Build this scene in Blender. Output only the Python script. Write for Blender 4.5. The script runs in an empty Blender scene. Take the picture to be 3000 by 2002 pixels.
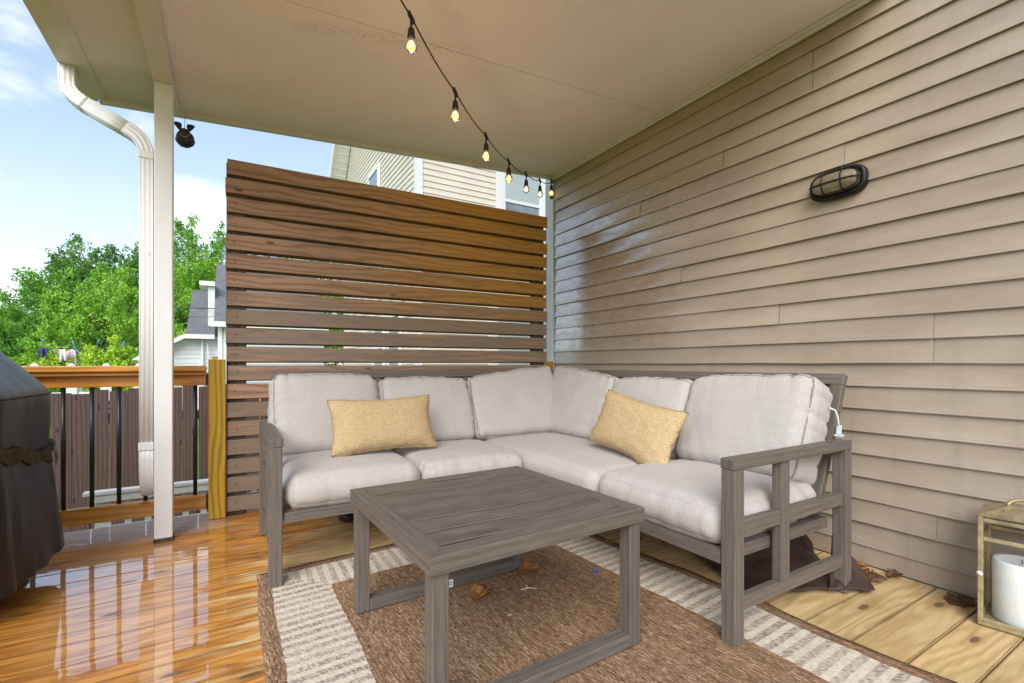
import bpy, bmesh, math, random
import numpy as np
from mathutils import Vector, Matrix, noise as mnoise

random.seed(7)
rng = np.random.default_rng(11)
scene = bpy.context.scene
COL = scene.collection
R = math.radians

# ------------------------------------------------------------------ node helpers
class NT:
    def __init__(self, name):
        self.m = bpy.data.materials.new(name); self.m.use_nodes = True
        self.t = self.m.node_tree; self.t.nodes.clear()
        self.out = self.t.nodes.new('ShaderNodeOutputMaterial')
    def n(self, typ, ins=None, **attrs):
        nd = self.t.nodes.new('ShaderNode' + typ)
        for k, v in attrs.items(): setattr(nd, k, v)
        for k, v in (ins or {}).items(): self.set(nd.inputs[k], v)
        return nd
    def set(self, sock, v):
        if isinstance(v, bpy.types.NodeSocket): self.t.links.new(v, sock)
        elif isinstance(v, bpy.types.Node): self.t.links.new(v.outputs[0], sock)
        else:
            if sock.type == 'RGBA' and len(v) == 3: v = (*v, 1)
            sock.default_value = v
    def math(self, op, a, b=0.0, c=0.0, clamp=False):
        nd = self.n('Math', operation=op, use_clamp=clamp)
        self.set(nd.inputs[0], a); self.set(nd.inputs[1], b); self.set(nd.inputs[2], c)
        return nd.outputs[0]
    def vmul(self, v, s):
        nd = self.n('VectorMath', operation='MULTIPLY'); self.set(nd.inputs[0], v); self.set(nd.inputs[1], s); return nd.outputs[0]
    def vadd(self, v, s):
        nd = self.n('VectorMath', operation='ADD'); self.set(nd.inputs[0], v); self.set(nd.inputs[1], s); return nd.outputs[0]
    def noise(self, vec, scale=1.0, detail=3.0, rough=0.55, dist=0.0, dim='3D'):
        nd = self.n('TexNoise', noise_dimensions=dim)
        self.set(nd.inputs['Vector'], vec)
        nd.inputs['Scale'].default_value = scale; nd.inputs['Detail'].default_value = detail
        nd.inputs['Roughness'].default_value = rough; nd.inputs['Distortion'].default_value = dist
        return nd.outputs[0]
    def ramp(self, fac, stops, interp='LINEAR'):
        nd = self.n('ValToRGB'); self.set(nd.inputs[0], fac)
        cr = nd.color_ramp; cr.interpolation = interp
        while len(cr.elements) < len(stops): cr.elements.new(0.5)
        for e, (p, c) in zip(cr.elements, stops):
            e.position = p
            e.color = (c, c, c, 1) if isinstance(c, (int, float)) else (*c, 1)
        return nd.outputs[0]
    def mix(self, fac, a, b, mode='MIX'):
        nd = self.n('Mix', data_type='RGBA', blend_type=mode)
        self.set(nd.inputs[0], fac); self.set(nd.inputs[6], a); self.set(nd.inputs[7], b)
        return nd.outputs[2]
    def smooth(self, x, a, b):
        nd = self.n('MapRange', interpolation_type='SMOOTHSTEP')
        self.set(nd.inputs[0], x); nd.inputs[1].default_value = a; nd.inputs[2].default_value = b
        return nd.outputs[0]
    def xyz(self, v):
        nd = self.n('SeparateXYZ'); self.set(nd.inputs[0], v); return nd.outputs
    def comb(self, x, y, z):
        nd = self.n('CombineXYZ'); self.set(nd.inputs[0], x); self.set(nd.inputs[1], y); self.set(nd.inputs[2], z); return nd.outputs[0]
    def obj(self): return self.n('TexCoord').outputs['Object']
    def uv(self): return self.n('TexCoord').outputs['UV']
    def attr(self, name='rnd'): return self.n('Attribute', attribute_name=name).outputs['Fac']
    def bump(self, h, strength=0.3, dist=0.01, normal=None):
        nd = self.n('Bump'); self.set(nd.inputs['Height'], h)
        nd.inputs['Strength'].default_value = strength; nd.inputs['Distance'].default_value = dist
        if normal is not None: self.set(nd.inputs['Normal'], normal)
        return nd.outputs[0]
    def principled(self, **kw):
        nd = self.n('BsdfPrincipled')
        for k, v in kw.items(): self.set(nd.inputs[k.replace('_', ' ')], v)
        self.t.links.new(nd.outputs[0], self.out.inputs[0])
        return self.m

def plain(name, col, rough=0.5, metal=0.0, var=0.12, vscale=6.0, bump=0.0, bscale=60.0, spec=0.5, coat=0.0):
    t = NT(name); o = t.obj()
    f = t.noise(o, vscale, 4, 0.6)
    c = t.mix(t.smooth(f, 0.3, 0.7), [x * (1 - var) for x in col], [min(1, x * (1 + var)) for x in col])
    kw = dict(Base_Color=c, Roughness=rough, Metallic=metal)
    kw['Specular_IOR_Level'] = spec
    if coat: kw['Coat_Weight'] = coat; kw['Coat_Roughness'] = 0.1
    if bump: kw['Normal'] = t.bump(t.noise(o, bscale, 3), bump, 0.004)
    return t.principled(**kw)

def wood(name, dark, mid, light, rough=0.6, gv=90.0, weather=None, coat=0.0, contrast=1.0, knots=True, fibre=260.0, varamt=0.18, spec=0.4, lowamp=34.0, lowf=9.0, golden=None, ringw=0.5):
    """Wood whose grain runs along the u of each board's own UVs (metres), every board offset by its 'rnd'."""
    t = NT(name)
    uv = t.xyz(t.uv()); r = t.attr()
    u = t.math('ADD', uv[0], t.math('MULTIPLY', r, 37.0)); v = t.math('ADD', uv[1], t.math('MULTIPLY', r, 53.0))
    low = t.noise(t.comb(t.math('MULTIPLY', u, 1.6), t.math('MULTIPLY', v, lowf), r), 1.0, 2.0, 0.5)
    ph = t.math('ADD', t.math('MULTIPLY', v, gv), t.math('MULTIPLY', low, lowamp))
    ring = t.math('MULTIPLY_ADD', t.math('SINE', ph), 0.5, 0.5)
    ring = t.math('POWER', ring, 1.6)
    fib = t.noise(t.comb(t.math('MULTIPLY', u, 9.0), t.math('MULTIPLY', v, fibre), r), 1.0, 3.0, 0.6)
    g = t.math('ADD', t.math('MULTIPLY', ring, ringw), t.math('MULTIPLY', fib, 1.0 - ringw))
    g = t.math('MULTIPLY_ADD', t.math('SUBTRACT', g, 0.5), contrast, 0.5)
    c = t.ramp(g, [(0.12, light), (0.5, mid), (0.88, dark)])
    br = t.math('MULTIPLY_ADD', t.noise(t.comb(t.math('MULTIPLY', r, 91.0), t.math('MULTIPLY', u, 0.7), 0.0), 1.0, 2), 2 * varamt, 1.0 - varamt)
    c = t.mix(1.0, c, t.comb(br, br, br), 'MULTIPLY')
    if knots:
        vo = t.n('TexVoronoi', voronoi_dimensions='2D', feature='F1')
        t.set(vo.inputs['Vector'], t.comb(t.math('MULTIPLY', u, 2.6), t.math('MULTIPLY', v, 7.5), 0.0)); vo.inputs['Scale'].default_value = 1.0
        pick = t.math('GREATER_THAN', t.xyz(vo.outputs['Color'])[0], 0.55)
        k = t.math('MULTIPLY', t.math('SUBTRACT', 1.0, t.smooth(vo.outputs['Distance'], 0.035, 0.085)), pick)
        c = t.mix(t.math('MULTIPLY', k, 0.75), c, [x * 0.25 for x in dark])
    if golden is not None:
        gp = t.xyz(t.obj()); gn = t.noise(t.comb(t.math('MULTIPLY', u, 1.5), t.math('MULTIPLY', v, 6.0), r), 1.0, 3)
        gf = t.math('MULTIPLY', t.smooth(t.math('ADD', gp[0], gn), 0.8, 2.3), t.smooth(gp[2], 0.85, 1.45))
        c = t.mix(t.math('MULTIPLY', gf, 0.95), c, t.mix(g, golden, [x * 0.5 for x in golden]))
    if weather is not None:
        wcol, amt = weather
        w = t.attr('wth')
        wm = t.noise(t.comb(t.math('MULTIPLY', u, 2.2), t.math('MULTIPLY', v, 22.0), r), 1.0, 4, 0.65)
        wf = t.smooth(t.math('ADD', wm, t.math('MULTIPLY_ADD', w, 0.9, -0.45)), 0.38, 0.68)
        gc = t.mix(fib, wcol, [x * 0.42 for x in wcol])
        c = t.mix(t.math('MULTIPLY', wf, amt), c, gc)
    kw = dict(Base_Color=c, Roughness=rough, Normal=t.bump(g, 0.25, 0.002))
    kw['Specular_IOR_Level'] = spec
    if coat: kw['Coat_Weight'] = coat; kw['Coat_Roughness'] = 0.18
    return t.principled(**kw)

# ------------------------------------------------------------------ materials
M = {}
PITCH = 0.1445      # deck board spacing
M['siding'] = None
def mk_siding():
    t = NT('tan_vinyl'); o = t.obj(); p = t.xyz(o)
    n1 = t.noise(t.comb(t.math('MULTIPLY', p[0], 1), t.math('MULTIPLY', p[1], 1.2), t.math('MULTIPLY', p[2], 5)), 1.3, 5, 0.6)
    c = t.ramp(n1, [(0.25, (0.315, 0.248, 0.183)), (0.5, (0.385, 0.312, 0.238)), (0.75, (0.45, 0.375, 0.298))])
    rv = t.math('MULTIPLY_ADD', t.attr(), 0.10, 0.95); c = t.mix(1.0, c, t.comb(rv, rv, rv), 'MULTIPLY')
    # splash-back dirt low down and streaks
    n2 = t.noise(t.comb(0.0, t.math('MULTIPLY', p[1], 9), t.math('MULTIPLY', p[2], 1.2)), 1.0, 4, 0.7)
    dirt = t.math('MULTIPLY', t.smooth(n2, 0.45, 0.75), t.math('MULTIPLY_ADD', t.smooth(p[2], 0.1, 1.4), -0.55, 1.0))
    c = t.mix(t.math('MULTIPLY', dirt, 0.42), c, (0.25, 0.20, 0.15))
    # rain-wet film near the open end of the wall
    w1 = t.noise(t.comb(0.0, t.math('MULTIPLY', p[1], 3.0), t.math('MULTIPLY', p[2], 9.0)), 1.0, 4, 0.6, 0.6)
    zone = t.math('MULTIPLY', t.smooth(p[1], 1.3, 2.5), t.math('MULTIPLY', t.smooth(p[2], 0.75, 1.15), t.math('SUBTRACT', 1.0, t.smooth(p[2], 2.0, 2.5))))
    wet = t.math('MULTIPLY', t.smooth(t.math('ADD', w1, t.math('MULTIPLY_ADD', zone, 0.70, -0.58)), 0.42, 0.50), 0.75)
    wet = t.math('MULTIPLY', wet, t.math('SUBTRACT', 1.0, t.math('MULTIPLY', t.smooth(t.noise(t.comb(0.0, t.math('MULTIPLY', p[1], 9.0), t.math('MULTIPLY', p[2], 26.0)), 1.0, 4, 0.6), 0.45, 0.62), 0.8)))
    emb = t.noise(t.comb(t.math('MULTIPLY', p[0], 40), t.math('MULTIPLY', p[1], 14), t.math('MULTIPLY', p[2], 130)), 1.0, 3, 0.6)
    rough = t.math('MULTIPLY_ADD', zone, -0.10, 0.42)
    return t.principled(Base_Color=c, Roughness=rough, Specular_IOR_Level=0.5, Coat_Weight=t.math('MULTIPLY_ADD', wet, 0.45, t.math('MULTIPLY', zone, 0.55)), Coat_Roughness=t.math('MULTIPLY_ADD', wet, -0.20, 0.34), Coat_IOR=3.2,
                        Normal=t.bump(emb, 0.22, 0.003))
M['siding'] = mk_siding()

def mk_deck():
    t = NT('deck_boards'); o = t.obj(); p = t.xyz(o)
    uv = t.xyz(t.uv()); r = t.attr()
    u = t.math('ADD', uv[0], t.math('MULTIPLY', r, 37.0)); v = t.math('ADD', uv[1], t.math('MULTIPLY', r, 53.0))
    low = t.noise(t.comb(t.math('MULTIPLY', u, 1.5), t.math('MULTIPLY', v, 8.0), r), 1.0, 2.0, 0.5)
    ring = t.math('MULTIPLY_ADD', t.math('SINE', t.math('ADD', t.math('MULTIPLY', v, 110.0), t.math('MULTIPLY', low, 46.0))), 0.5, 0.5)
    fib = t.noise(t.comb(t.math('MULTIPLY', u, 6.0), t.math('MULTIPLY', v, 150.0), r), 1.0, 4.0, 0.65)
    g = t.math('ADD', t.math('MULTIPLY', ring, 0.36), t.math('MULTIPLY', fib, 0.64))
    dry = t.ramp(g, [(0.2, (0.72, 0.525, 0.275)), (0.5, (0.63, 0.44, 0.21)), (0.85, (0.45, 0.28, 0.11))])
    wetc = t.ramp(g, [(0.2, (0.76, 0.365, 0.068)), (0.5, (0.58, 0.235, 0.034)), (0.85, (0.31, 0.10, 0.015))])
    # damp/dry boundary: ragged along the grain
    nb = t.noise(t.comb(t.math('MULTIPLY', p[0], 2.0), t.math('MULTIPLY', p[1], 11.0), 0.0), 1.0, 4, 0.65)
    nc = t.noise(t.comb(t.math('MULTIPLY', p[0], 7.0), t.math('MULTIPLY', p[1], 45.0), r), 1.0, 3, 0.6)
    edge = t.math('ADD', p[0], t.math('MULTIPLY', t.math('SUBTRACT', nb, 0.5), -1.1))
    edge = t.math('ADD', edge, t.math('MULTIPLY', t.math('SUBTRACT', nc, 0.5), -0.45))
    edge = t.math('SUBTRACT', edge, t.math('MULTIPLY', t.smooth(p[1], 2.1, 3.1), 0.40))
    wet = t.math('SUBTRACT', 1.0, t.smooth(edge, -0.03, 0.20))
    # mildew-green tint under the settee side
    gm = t.noise(t.comb(t.math('MULTIPLY', p[0], 3.0), t.math('MULTIPLY', p[1], 5.0), 3.0), 1.0, 4, 0.6)
    grn = t.smooth(gm, 0.5, 0.78)
    dry = t.mix(t.math('MULTIPLY', grn, 0.5), dry, (0.30, 0.25, 0.075))
    c = t.mix(wet, dry, wetc)
    br = t.math('MULTIPLY_ADD', t.noise(t.comb(t.math('MULTIPLY', r, 91.0), t.math('MULTIPLY', u, 0.6), 0.0), 1.0, 2), 0.55, 0.72)
    c = t.mix(1.0, c, t.comb(br, br, br), 'MULTIPLY')
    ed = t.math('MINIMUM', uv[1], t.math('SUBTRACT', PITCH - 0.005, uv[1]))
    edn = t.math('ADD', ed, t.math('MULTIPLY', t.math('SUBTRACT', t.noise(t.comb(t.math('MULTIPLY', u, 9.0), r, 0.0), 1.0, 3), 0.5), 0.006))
    gap_shade = t.math('SUBTRACT', 1.0, t.smooth(edn, 0.0005, 0.0050))  # shade of the gaps between boards, painted along their edges
    c = t.mix(t.math('MULTIPLY', gap_shade, 0.72), c, (0.055, 0.026, 0.010))
    vo = t.n('TexVoronoi', voronoi_dimensions='2D', feature='F1')
    wv = t.math('ADD', t.math('MULTIPLY', v, 6.9), t.math('MULTIPLY', low, 0.25))
    t.set(vo.inputs['Vector'], t.comb(t.math('MULTIPLY', u, 2.4), wv, 0.0)); vo.inputs['Scale'].default_value = 1.0
    pick = t.math('GREATER_THAN', t.xyz(vo.outputs['Color'])[0], 0.6)
    k = t.math('MULTIPLY', t.math('SUBTRACT', 1.0, t.smooth(vo.outputs['Distance'], 0.05, 0.11)), pick)
    halo = t.math('MULTIPLY', t.math('SUBTRACT', 1.0, t.smooth(vo.outputs['Distance'], 0.08, 0.3)), pick)
    c = t.mix(t.math('MULTIPLY', halo, 0.25), c, (0.30, 0.14, 0.03))
    c = t.mix(t.math('MULTIPLY', k, 0.8), c, (0.10, 0.055, 0.025))
    # pale sky sheen painted into the boards outside the roof's drip line
    sky_sheen = t.smooth(t.math('ADD', p[1], t.math('MULTIPLY', t.math('SUBTRACT', nb, 0.5), 0.25)), 3.02, 3.16)
    sky_sheen = t.math('MULTIPLY', sky_sheen, t.math('SUBTRACT', 1.0, t.smooth(p[0], -0.15, 0.05)))
    c = t.mix(t.math('MULTIPLY', sky_sheen, 0.8), c, t.mix(g, (0.70, 0.63, 0.60), (0.40, 0.30, 0.25)))
    # standing film of water on the open side
    pn = t.noise(t.comb(t.math('MULTIPLY', p[0], 3.0), t.math('MULTIPLY', p[1], 9.0), 7.0), 1.0, 3, 0.5)
    film = t.math('MULTIPLY', wet, t.smooth(t.math('ADD', pn, t.math('MULTIPLY', t.math('SUBTRACT', 0.05, p[0]), 0.42)), 0.42, 0.56))
    film = t.math('MULTIPLY', film, t.math('SUBTRACT', 1.0, t.math('MULTIPLY', k, 0.6)))
    wav = t.noise(t.comb(t.math('MULTIPLY', p[0], 5.0), t.math('MULTIPLY', p[1], 16.0), 0.0), 1.0, 3, 0.55)
    hb = t.math('MULTIPLY', g, t.math('MULTIPLY_ADD', film, -0.6, 1.0))
    nrm = t.bump(hb, 0.30, 0.0018)
    cn = t.bump(t.math('ADD', wav, t.math('MULTIPLY', g, 0.05)), 0.08, 0.006)
    return t.principled(Base_Color=c, Roughness=t.math('MULTIPLY_ADD', wet, -0.25, 0.62), Specular_IOR_Level=0.4, Normal=nrm,
                        Coat_Weight=t.math('MULTIPLY_ADD', film, 0.9, t.math('MULTIPLY', wet, 0.10)), Coat_Roughness=t.math('MULTIPLY_ADD', film, -0.17, 0.19),
                        Coat_IOR=2.9, Coat_Normal=cn)
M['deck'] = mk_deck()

M['frame'] = wood('weathered_grey_frame', (0.068, 0.056, 0.047), (0.134, 0.113, 0.095), (0.200, 0.172, 0.147), rough=0.5, gv=260, knots=False, fibre=300, contrast=1.25, varamt=0.24, lowamp=9.0, lowf=5.0, ringw=0.12)
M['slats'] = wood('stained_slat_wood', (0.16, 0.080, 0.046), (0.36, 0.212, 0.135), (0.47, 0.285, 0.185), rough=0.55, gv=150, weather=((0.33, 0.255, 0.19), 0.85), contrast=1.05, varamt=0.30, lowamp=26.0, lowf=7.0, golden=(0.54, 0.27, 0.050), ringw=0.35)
M['batten'] = wood('dark_batten_wood', (0.03, 0.022, 0.016), (0.06, 0.043, 0.03), (0.10, 0.075, 0.05), rough=0.7, knots=False)
M['yellow_wood'] = wood('yellow_post_wood', (0.24, 0.125, 0.006), (0.46, 0.275, 0.014), (0.58, 0.35, 0.025), rough=0.5, gv=210, contrast=1.0, varamt=0.06, lowamp=18.0)
M['cedar'] = wood('orange_cedar_rail', (0.34, 0.12, 0.014), (0.58, 0.235, 0.036), (0.68, 0.32, 0.065), rough=0.35, gv=120, coat=0.3, contrast=0.8, varamt=0.1, lowamp=14.0)
M['fence'] = wood('brown_fence_wood', (0.050, 0.027, 0.021), (0.098, 0.056, 0.046), (0.15, 0.092, 0.078), rough=0.7, gv=230, contrast=1.1, varamt=0.22, lowamp=10.0, ringw=0.3)
M['white_wood'] = plain('white_lattice_paint', (0.84, 0.82, 0.79), 0.6, var=0.1, vscale=14)
M['black_metal'] = plain('black_baluster_metal', (0.012, 0.012, 0.013), 0.35, var=0.2)
M['groove'] = plain('dark_groove_stain', (0.022, 0.018, 0.015), 0.9, spec=0.1)
M['black_plastic'] = plain('black_socket_plastic', (0.013, 0.012, 0.011), 0.45, var=0.3, vscale=40)
M['white_metal'] = plain('white_aluminium', (0.74, 0.74, 0.735), 0.38, var=0.04, vscale=3)
def mk_spout():
    t = NT('white_downspout_metal'); o = t.obj()
    f = t.noise(o, 22, 4, 0.65)
    c = t.mix(t.smooth(f, 0.62, 0.85), (0.76, 0.76, 0.755), (0.45, 0.43, 0.38))
    return t.principled(Base_Color=c, Roughness=0.33, Normal=t.bump(t.noise(o, 45, 2), 0.05, 0.004))
M['spout'] = mk_spout()
def mk_ceiling():
    t = NT('stippled_soffit_panel'); o = t.obj(); p = t.xyz(o)
    f = t.noise(o, 240, 2, 0.6); g = t.noise(o, 3, 3, 0.5)
    c = t.mix(t.smooth(g, 0.3, 0.72), (0.84, 0.785, 0.84), (0.88, 0.83, 0.88))
    speck = t.math('MULTIPLY', t.smooth(t.noise(o, 120, 2, 0.7), 0.58, 0.70), t.smooth(t.noise(o, 3.5, 4, 0.6), 0.40, 0.66))
    # a band of mildew specks running diagonally by the panel joint
    ln = t.math('ABSOLUTE', t.math('SUBTRACT', t.math('ADD', p[1], t.math('MULTIPLY', p[0], 0.22)), 2.40))
    band = t.math('MULTIPLY', t.math('SUBTRACT', 1.0, t.smooth(ln, 0.01, 0.07)), t.math('MULTIPLY', t.smooth(p[0], 0.1, 0.35), t.math('SUBTRACT', 1.0, t.smooth(p[0], 0.8, 1.2))))
    speck = t.math('MAXIMUM', speck, t.math('MULTIPLY', band, t.smooth(t.noise(o, 90, 2, 0.7), 0.5, 0.62)))
    left = t.math('SUBTRACT', 1.0, t.smooth(p[0], -0.36, -0.3))
    amt = t.math('MULTIPLY_ADD', left, 0.25, 0.38)
    c = t.mix(t.math('MULTIPLY', speck, amt), c, (0.16, 0.15, 0.12))
    c = t.mix(t.math('MULTIPLY', left, 0.25), c, (0.42, 0.42, 0.36))
    return t.principled(Base_Color=c, Roughness=0.6, Specular_IOR_Level=0.3, Normal=t.bump(f, 0.45, 0.003))
M['ceiling'] = mk_ceiling()
M['trim'] = plain('white_trim_metal', (0.66, 0.635, 0.60), 0.45, var=0.06)
M['corner_trim'] = plain('white_corner_vinyl', (0.66, 0.65, 0.63), 0.4, var=0.05)

def mk_fabric(name, a, b, dirt=None, thread=520.0, bump=0.25):
    t = NT(name); o = t.obj(); p = t.xyz(o)
    wx = t.math('SINE', t.math('MULTIPLY', p[0], thread)); wy = t.math('SINE', t.math('MULTIPLY', t.math('ADD', p[1], t.math('MULTIPLY', p[2], 1.0)), thread))
    weave = t.math('MULTIPLY', wx, wy)
    n = t.noise(o, 9, 5, 0.6)
    fine = t.noise(t.vmul(o, (1.0, 1.0, 1.9)), 190, 3, 0.8)
    c = t.mix(t.smooth(n, 0.3, 0.7), a, b)
    c = t.mix(t.math('MULTIPLY', t.smooth(fine, 0.42, 0.66), 0.6), c, [x * 0.60 for x in a])
    if dirt: c = t.mix(t.math('MULTIPLY', t.smooth(t.noise(o, 4.2, 4, 0.6), 0.58, 0.8), 0.22), c, dirt)
    nrm = t.bump(t.math('ADD', t.math('MULTIPLY', weave, 0.3), fine), bump, 0.0012)
    return t.principled(Base_Color=c, Roughness=0.9, Specular_IOR_Level=0.15, Sheen_Weight=0.15, Normal=nrm)
M['fabric'] = mk_fabric('oatmeal_cushion_fabric', (0.49, 0.455, 0.425), (0.52, 0.485, 0.455), (0.43, 0.375, 0.32))
M['piping'] = mk_fabric('cushion_seam_fabric', (0.25, 0.23, 0.215), (0.30, 0.28, 0.26))
def mk_burlap():
    t = NT('golden_burlap_weave'); uv = t.xyz(t.uv())
    u = t.math('MULTIPLY', uv[0], 620.0); v = t.math('MULTIPLY', uv[1], 780.0)
    jit = t.noise(t.comb(t.math('MULTIPLY', uv[0], 60), t.math('MULTIPLY', uv[1], 60), 0.0), 1.0, 3)
    w = t.math('MULTIPLY', t.math('SINE', t.math('ADD', u, t.math('MULTIPLY', jit, 9.0))), t.math('SINE', t.math('ADD', v, t.math('MULTIPLY', jit, 9.0))))
    st = t.noise(t.comb(t.math("MULTIPLY", uv[0], 42), t.math("MULTIPLY", uv[1], 100), 0.0), 1.0, 4, 0.8)
    h = t.math('ADD', t.math('MULTIPLY_ADD', w, 0.25, 0.25), t.math('MULTIPLY', st, 0.55))
    c = t.ramp(h, [(0.22, (0.26, 0.160, 0.068)), (0.48, (0.50, 0.355, 0.185)), (0.78, (0.72, 0.56, 0.35))])
    return t.principled(Base_Color=c, Roughness=0.9, Specular_IOR_Level=0.15, Normal=t.bump(h, 0.8, 0.003))
M['burlap'] = mk_burlap()

def mk_rug():
    t = NT('outdoor_rug_weave'); uv = t.xyz(t.uv()); x = uv[0]; y = uv[1]
    W, L = 1.62, 2.2
    dx = t.math('MINIMUM', x, t.math('SUBTRACT', W, x)); dy = t.math('SUBTRACT', L, y)
    # y = 0 at the near end, L at the far end (both in metres)
    wob = t.math('MULTIPLY', t.math('SUBTRACT', t.noise(t.comb(t.math('MULTIPLY', x, 30), t.math('MULTIPLY', y, 30), 0.0), 1.0, 2), 0.5), 0.012)
    d = t.math('ADD', t.math('MINIMUM', dx, dy), wob)
    inband = t.math('MULTIPLY', t.math('GREATER_THAN', d, 0.055), t.math('LESS_THAN', d, 0.275))
    side = t.math('LESS_THAN', dx, dy)
    s = t.math('ADD', t.math('MULTIPLY', y, side), t.math('MULTIPLY', x, t.math('SUBTRACT', 1.0, side)))
    sj = t.math('ADD', s, t.math('MULTIPLY', wob, 0.35))
    stripe = t.smooth(t.math('SINE', t.math('MULTIPLY', sj, 2 * math.pi / 0.048)), -0.35, 0.25)
    big = t.math('MULTIPLY_ADD', t.math('SINE', t.math('MULTIPLY', s, 2 * math.pi / 0.31)), 0.5, 0.5)
    def cells(cx, cy, seed, shear=0.0):
        gx_ = t.math('FLOOR', t.math('DIVIDE', t.math('ADD', x, t.math('MULTIPLY', y, shear)), cx))
        wn0 = t.n('TexWhiteNoise', noise_dimensions='1D'); t.set(wn0.inputs['W'], t.math('ADD', gx_, seed))
        gy_ = t.math('FLOOR', t.math('DIVIDE', t.math('ADD', y, t.math('MULTIPLY', wn0.outputs['Value'], cy)), cy))
        wn = t.n('TexWhiteNoise', noise_dimensions='2D'); t.set(wn.inputs['Vector'], t.comb(gx_, gy_, 0.0)); return wn.outputs['Value']
    fly = cells(0.0045, 0.020, 3.0, 0.10); fl2 = cells(0.0036, 0.009, 9.0, 0.10); flx = cells(0.0050, 0.009, 5.0, 0.5)
    bl = t.noise(t.comb(t.math('MULTIPLY', x, 60), t.math('MULTIPLY', y, 4), 2.0), 1.0, 3, 0.6)
    mixf = t.math('ADD', t.math('ADD', t.math('MULTIPLY', fly, 0.30), t.math('MULTIPLY', fl2, 0.30)), t.math('MULTIPLY', bl, 0.40))
    brown = t.ramp(mixf, [(0.24, (0.13, 0.072, 0.040)), (0.46, (0.245, 0.148, 0.084)), (0.62, (0.335, 0.212, 0.125)), (0.80, (0.50, 0.35, 0.225))])
    cream = t.mix(flx, (0.78, 0.69, 0.56), (0.60, 0.51, 0.40))
    grey = t.mix(t.smooth(flx, 0.15, 0.85), (0.58, 0.50, 0.41), (0.30, 0.235, 0.185))
    band = t.mix(t.math('MULTIPLY', stripe, t.math('MULTIPLY_ADD', big, 0.30, 0.70)), cream, grey)
    rib = t.math('MULTIPLY_ADD', t.math('SINE', t.math('MULTIPLY', t.math('ADD', x, t.math('MULTIPLY', y, 0.10)), 2 * math.pi / 0.013)), 0.13, 1.02)
    brown = t.mix(1.0, brown, t.comb(rib, rib, rib), 'MULTIPLY')
    c = t.mix(inband, brown, band)
    h = t.math('ADD', fly, flx)
    return t.principled(Base_Color=c, Roughness=0.9, Specular_IOR_Level=0.15, Normal=t.bump(h, 0.6, 0.003))
M['rug'] = mk_rug()
def mk_cover():
    t = NT('black_cover_fabric'); o = t.obj()
    n = t.noise(o, 5, 4, 0.6); f = t.noise(o, 420, 2, 0.7)
    c = t.mix(n, (0.003, 0.006, 0.013), (0.008, 0.013, 0.025))
    return t.principled(Base_Color=c, Roughness=0.40, Specular_IOR_Level=0.6, Coat_Weight=0.22, Coat_Roughness=0.36, Normal=t.bump(t.math('ADD', f, t.math('MULTIPLY', t.noise(o, 14, 4), 4.0)), 0.22, 0.006))
M['cover'] = mk_cover()
M['cover_seam'] = plain('cover_seam', (0.01, 0.01, 0.011), 0.6)
M['mossy'] = plain('mossy_strap', (0.045, 0.045, 0.022), 0.9, var=0.6, vscale=60, bump=0.5, bscale=150)
M['flap'] = plain('grey_flap', (0.10, 0.105, 0.11), 0.5)
M['tarp'] = plain('brown_vinyl_cover', (0.045, 0.025, 0.022), 0.3, var=0.2, vscale=9, bump=0.25, bscale=14)
M['gold'] = plain('aged_gold_metal', (0.40, 0.33, 0.19), 0.45, metal=0.5, var=0.3, vscale=18)
M['candle'] = plain('white_candle_wax', (0.83, 0.85, 0.83), 0.45, var=0.03)
M['bronze'] = plain('dark_bronze_metal', (0.012, 0.012, 0.012), 0.38, metal=0.3, var=0.3, spec=0.4)
def mk_lampglass():
    t = NT('ribbed_lamp_glass'); p = t.xyz(t.obj())
    rib = t.math('SINE', t.math('MULTIPLY', p[1], 1500.0))
    n = t.noise(t.obj(), 30, 3)
    c = t.mix(n, (0.17, 0.13, 0.065), (0.30, 0.25, 0.16))
    return t.principled(Base_Color=c, Roughness=0.16, Transmission_Weight=0.25, IOR=1.45, Normal=t.bump(rib, 0.35, 0.002))
M['lampglass'] = mk_lampglass()
def glass(name, col=(1, 1, 1), rough=0.0):
    t = NT(name)
    tr = t.n('BsdfTransparent', {'Color': (*col, 1)}); gl = t.n('BsdfGlossy', {'Color': (1, 1, 1, 1), 'Roughness': 0.03})
    fr = t.n('Fresnel', {'IOR': 1.45})
    mx = t.n('MixShader', {0: fr, 1: tr, 2: gl}); t.t.links.new(mx.outputs[0], t.out.inputs[0]); return t.m
M['pane'] = glass('clear_lantern_glass', (0.98, 0.99, 0.985))
M['winglass'] = plain('window_glass', (0.20, 0.24, 0.26), 0.08, var=0.1, spec=0.8)
def mk_blind():
    t = NT('window_blind'); p = t.xyz(t.obj())
    s = t.math('SINE', t.math('MULTIPLY', p[2], 190.0))
    c = t.mix(t.smooth(s, -0.3, 0.5), (0.47, 0.52, 0.51), (0.36, 0.41, 0.41))
    return t.principled(Base_Color=c, Roughness=0.15, Coat_Weight=0.5, Coat_Roughness=0.03)
M['blind'] = mk_blind()
def bulb_mat(name, strength, col):
    t = NT(name)
    em = t.n('Emission', {'Color': (*col, 1), 'Strength': strength}); tr = t.n('BsdfTransparent', {'Color': (1, 0.93, 0.8, 1)})
    gl = t.n('BsdfGlossy', {'Roughness': 0.05})
    lw = t.n('LayerWeight', {'Blend': 0.35})
    f = t.math('MULTIPLY_ADD', t.math('SUBTRACT', 1.0, lw.outputs['Facing']), 0.62, 0.16)
    a = t.n('MixShader', {0: f, 1: tr, 2: em}); b = t.n('MixShader', {0: t.n('Fresnel', {'IOR': 1.4}), 1: a, 2: gl})
    t.t.links.new(b.outputs[0], t.out.inputs[0]); return t.m
M['bulb_on'] = bulb_mat('lit_bulb_glass', 1.15, (1.0, 0.58, 0.13))
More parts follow.
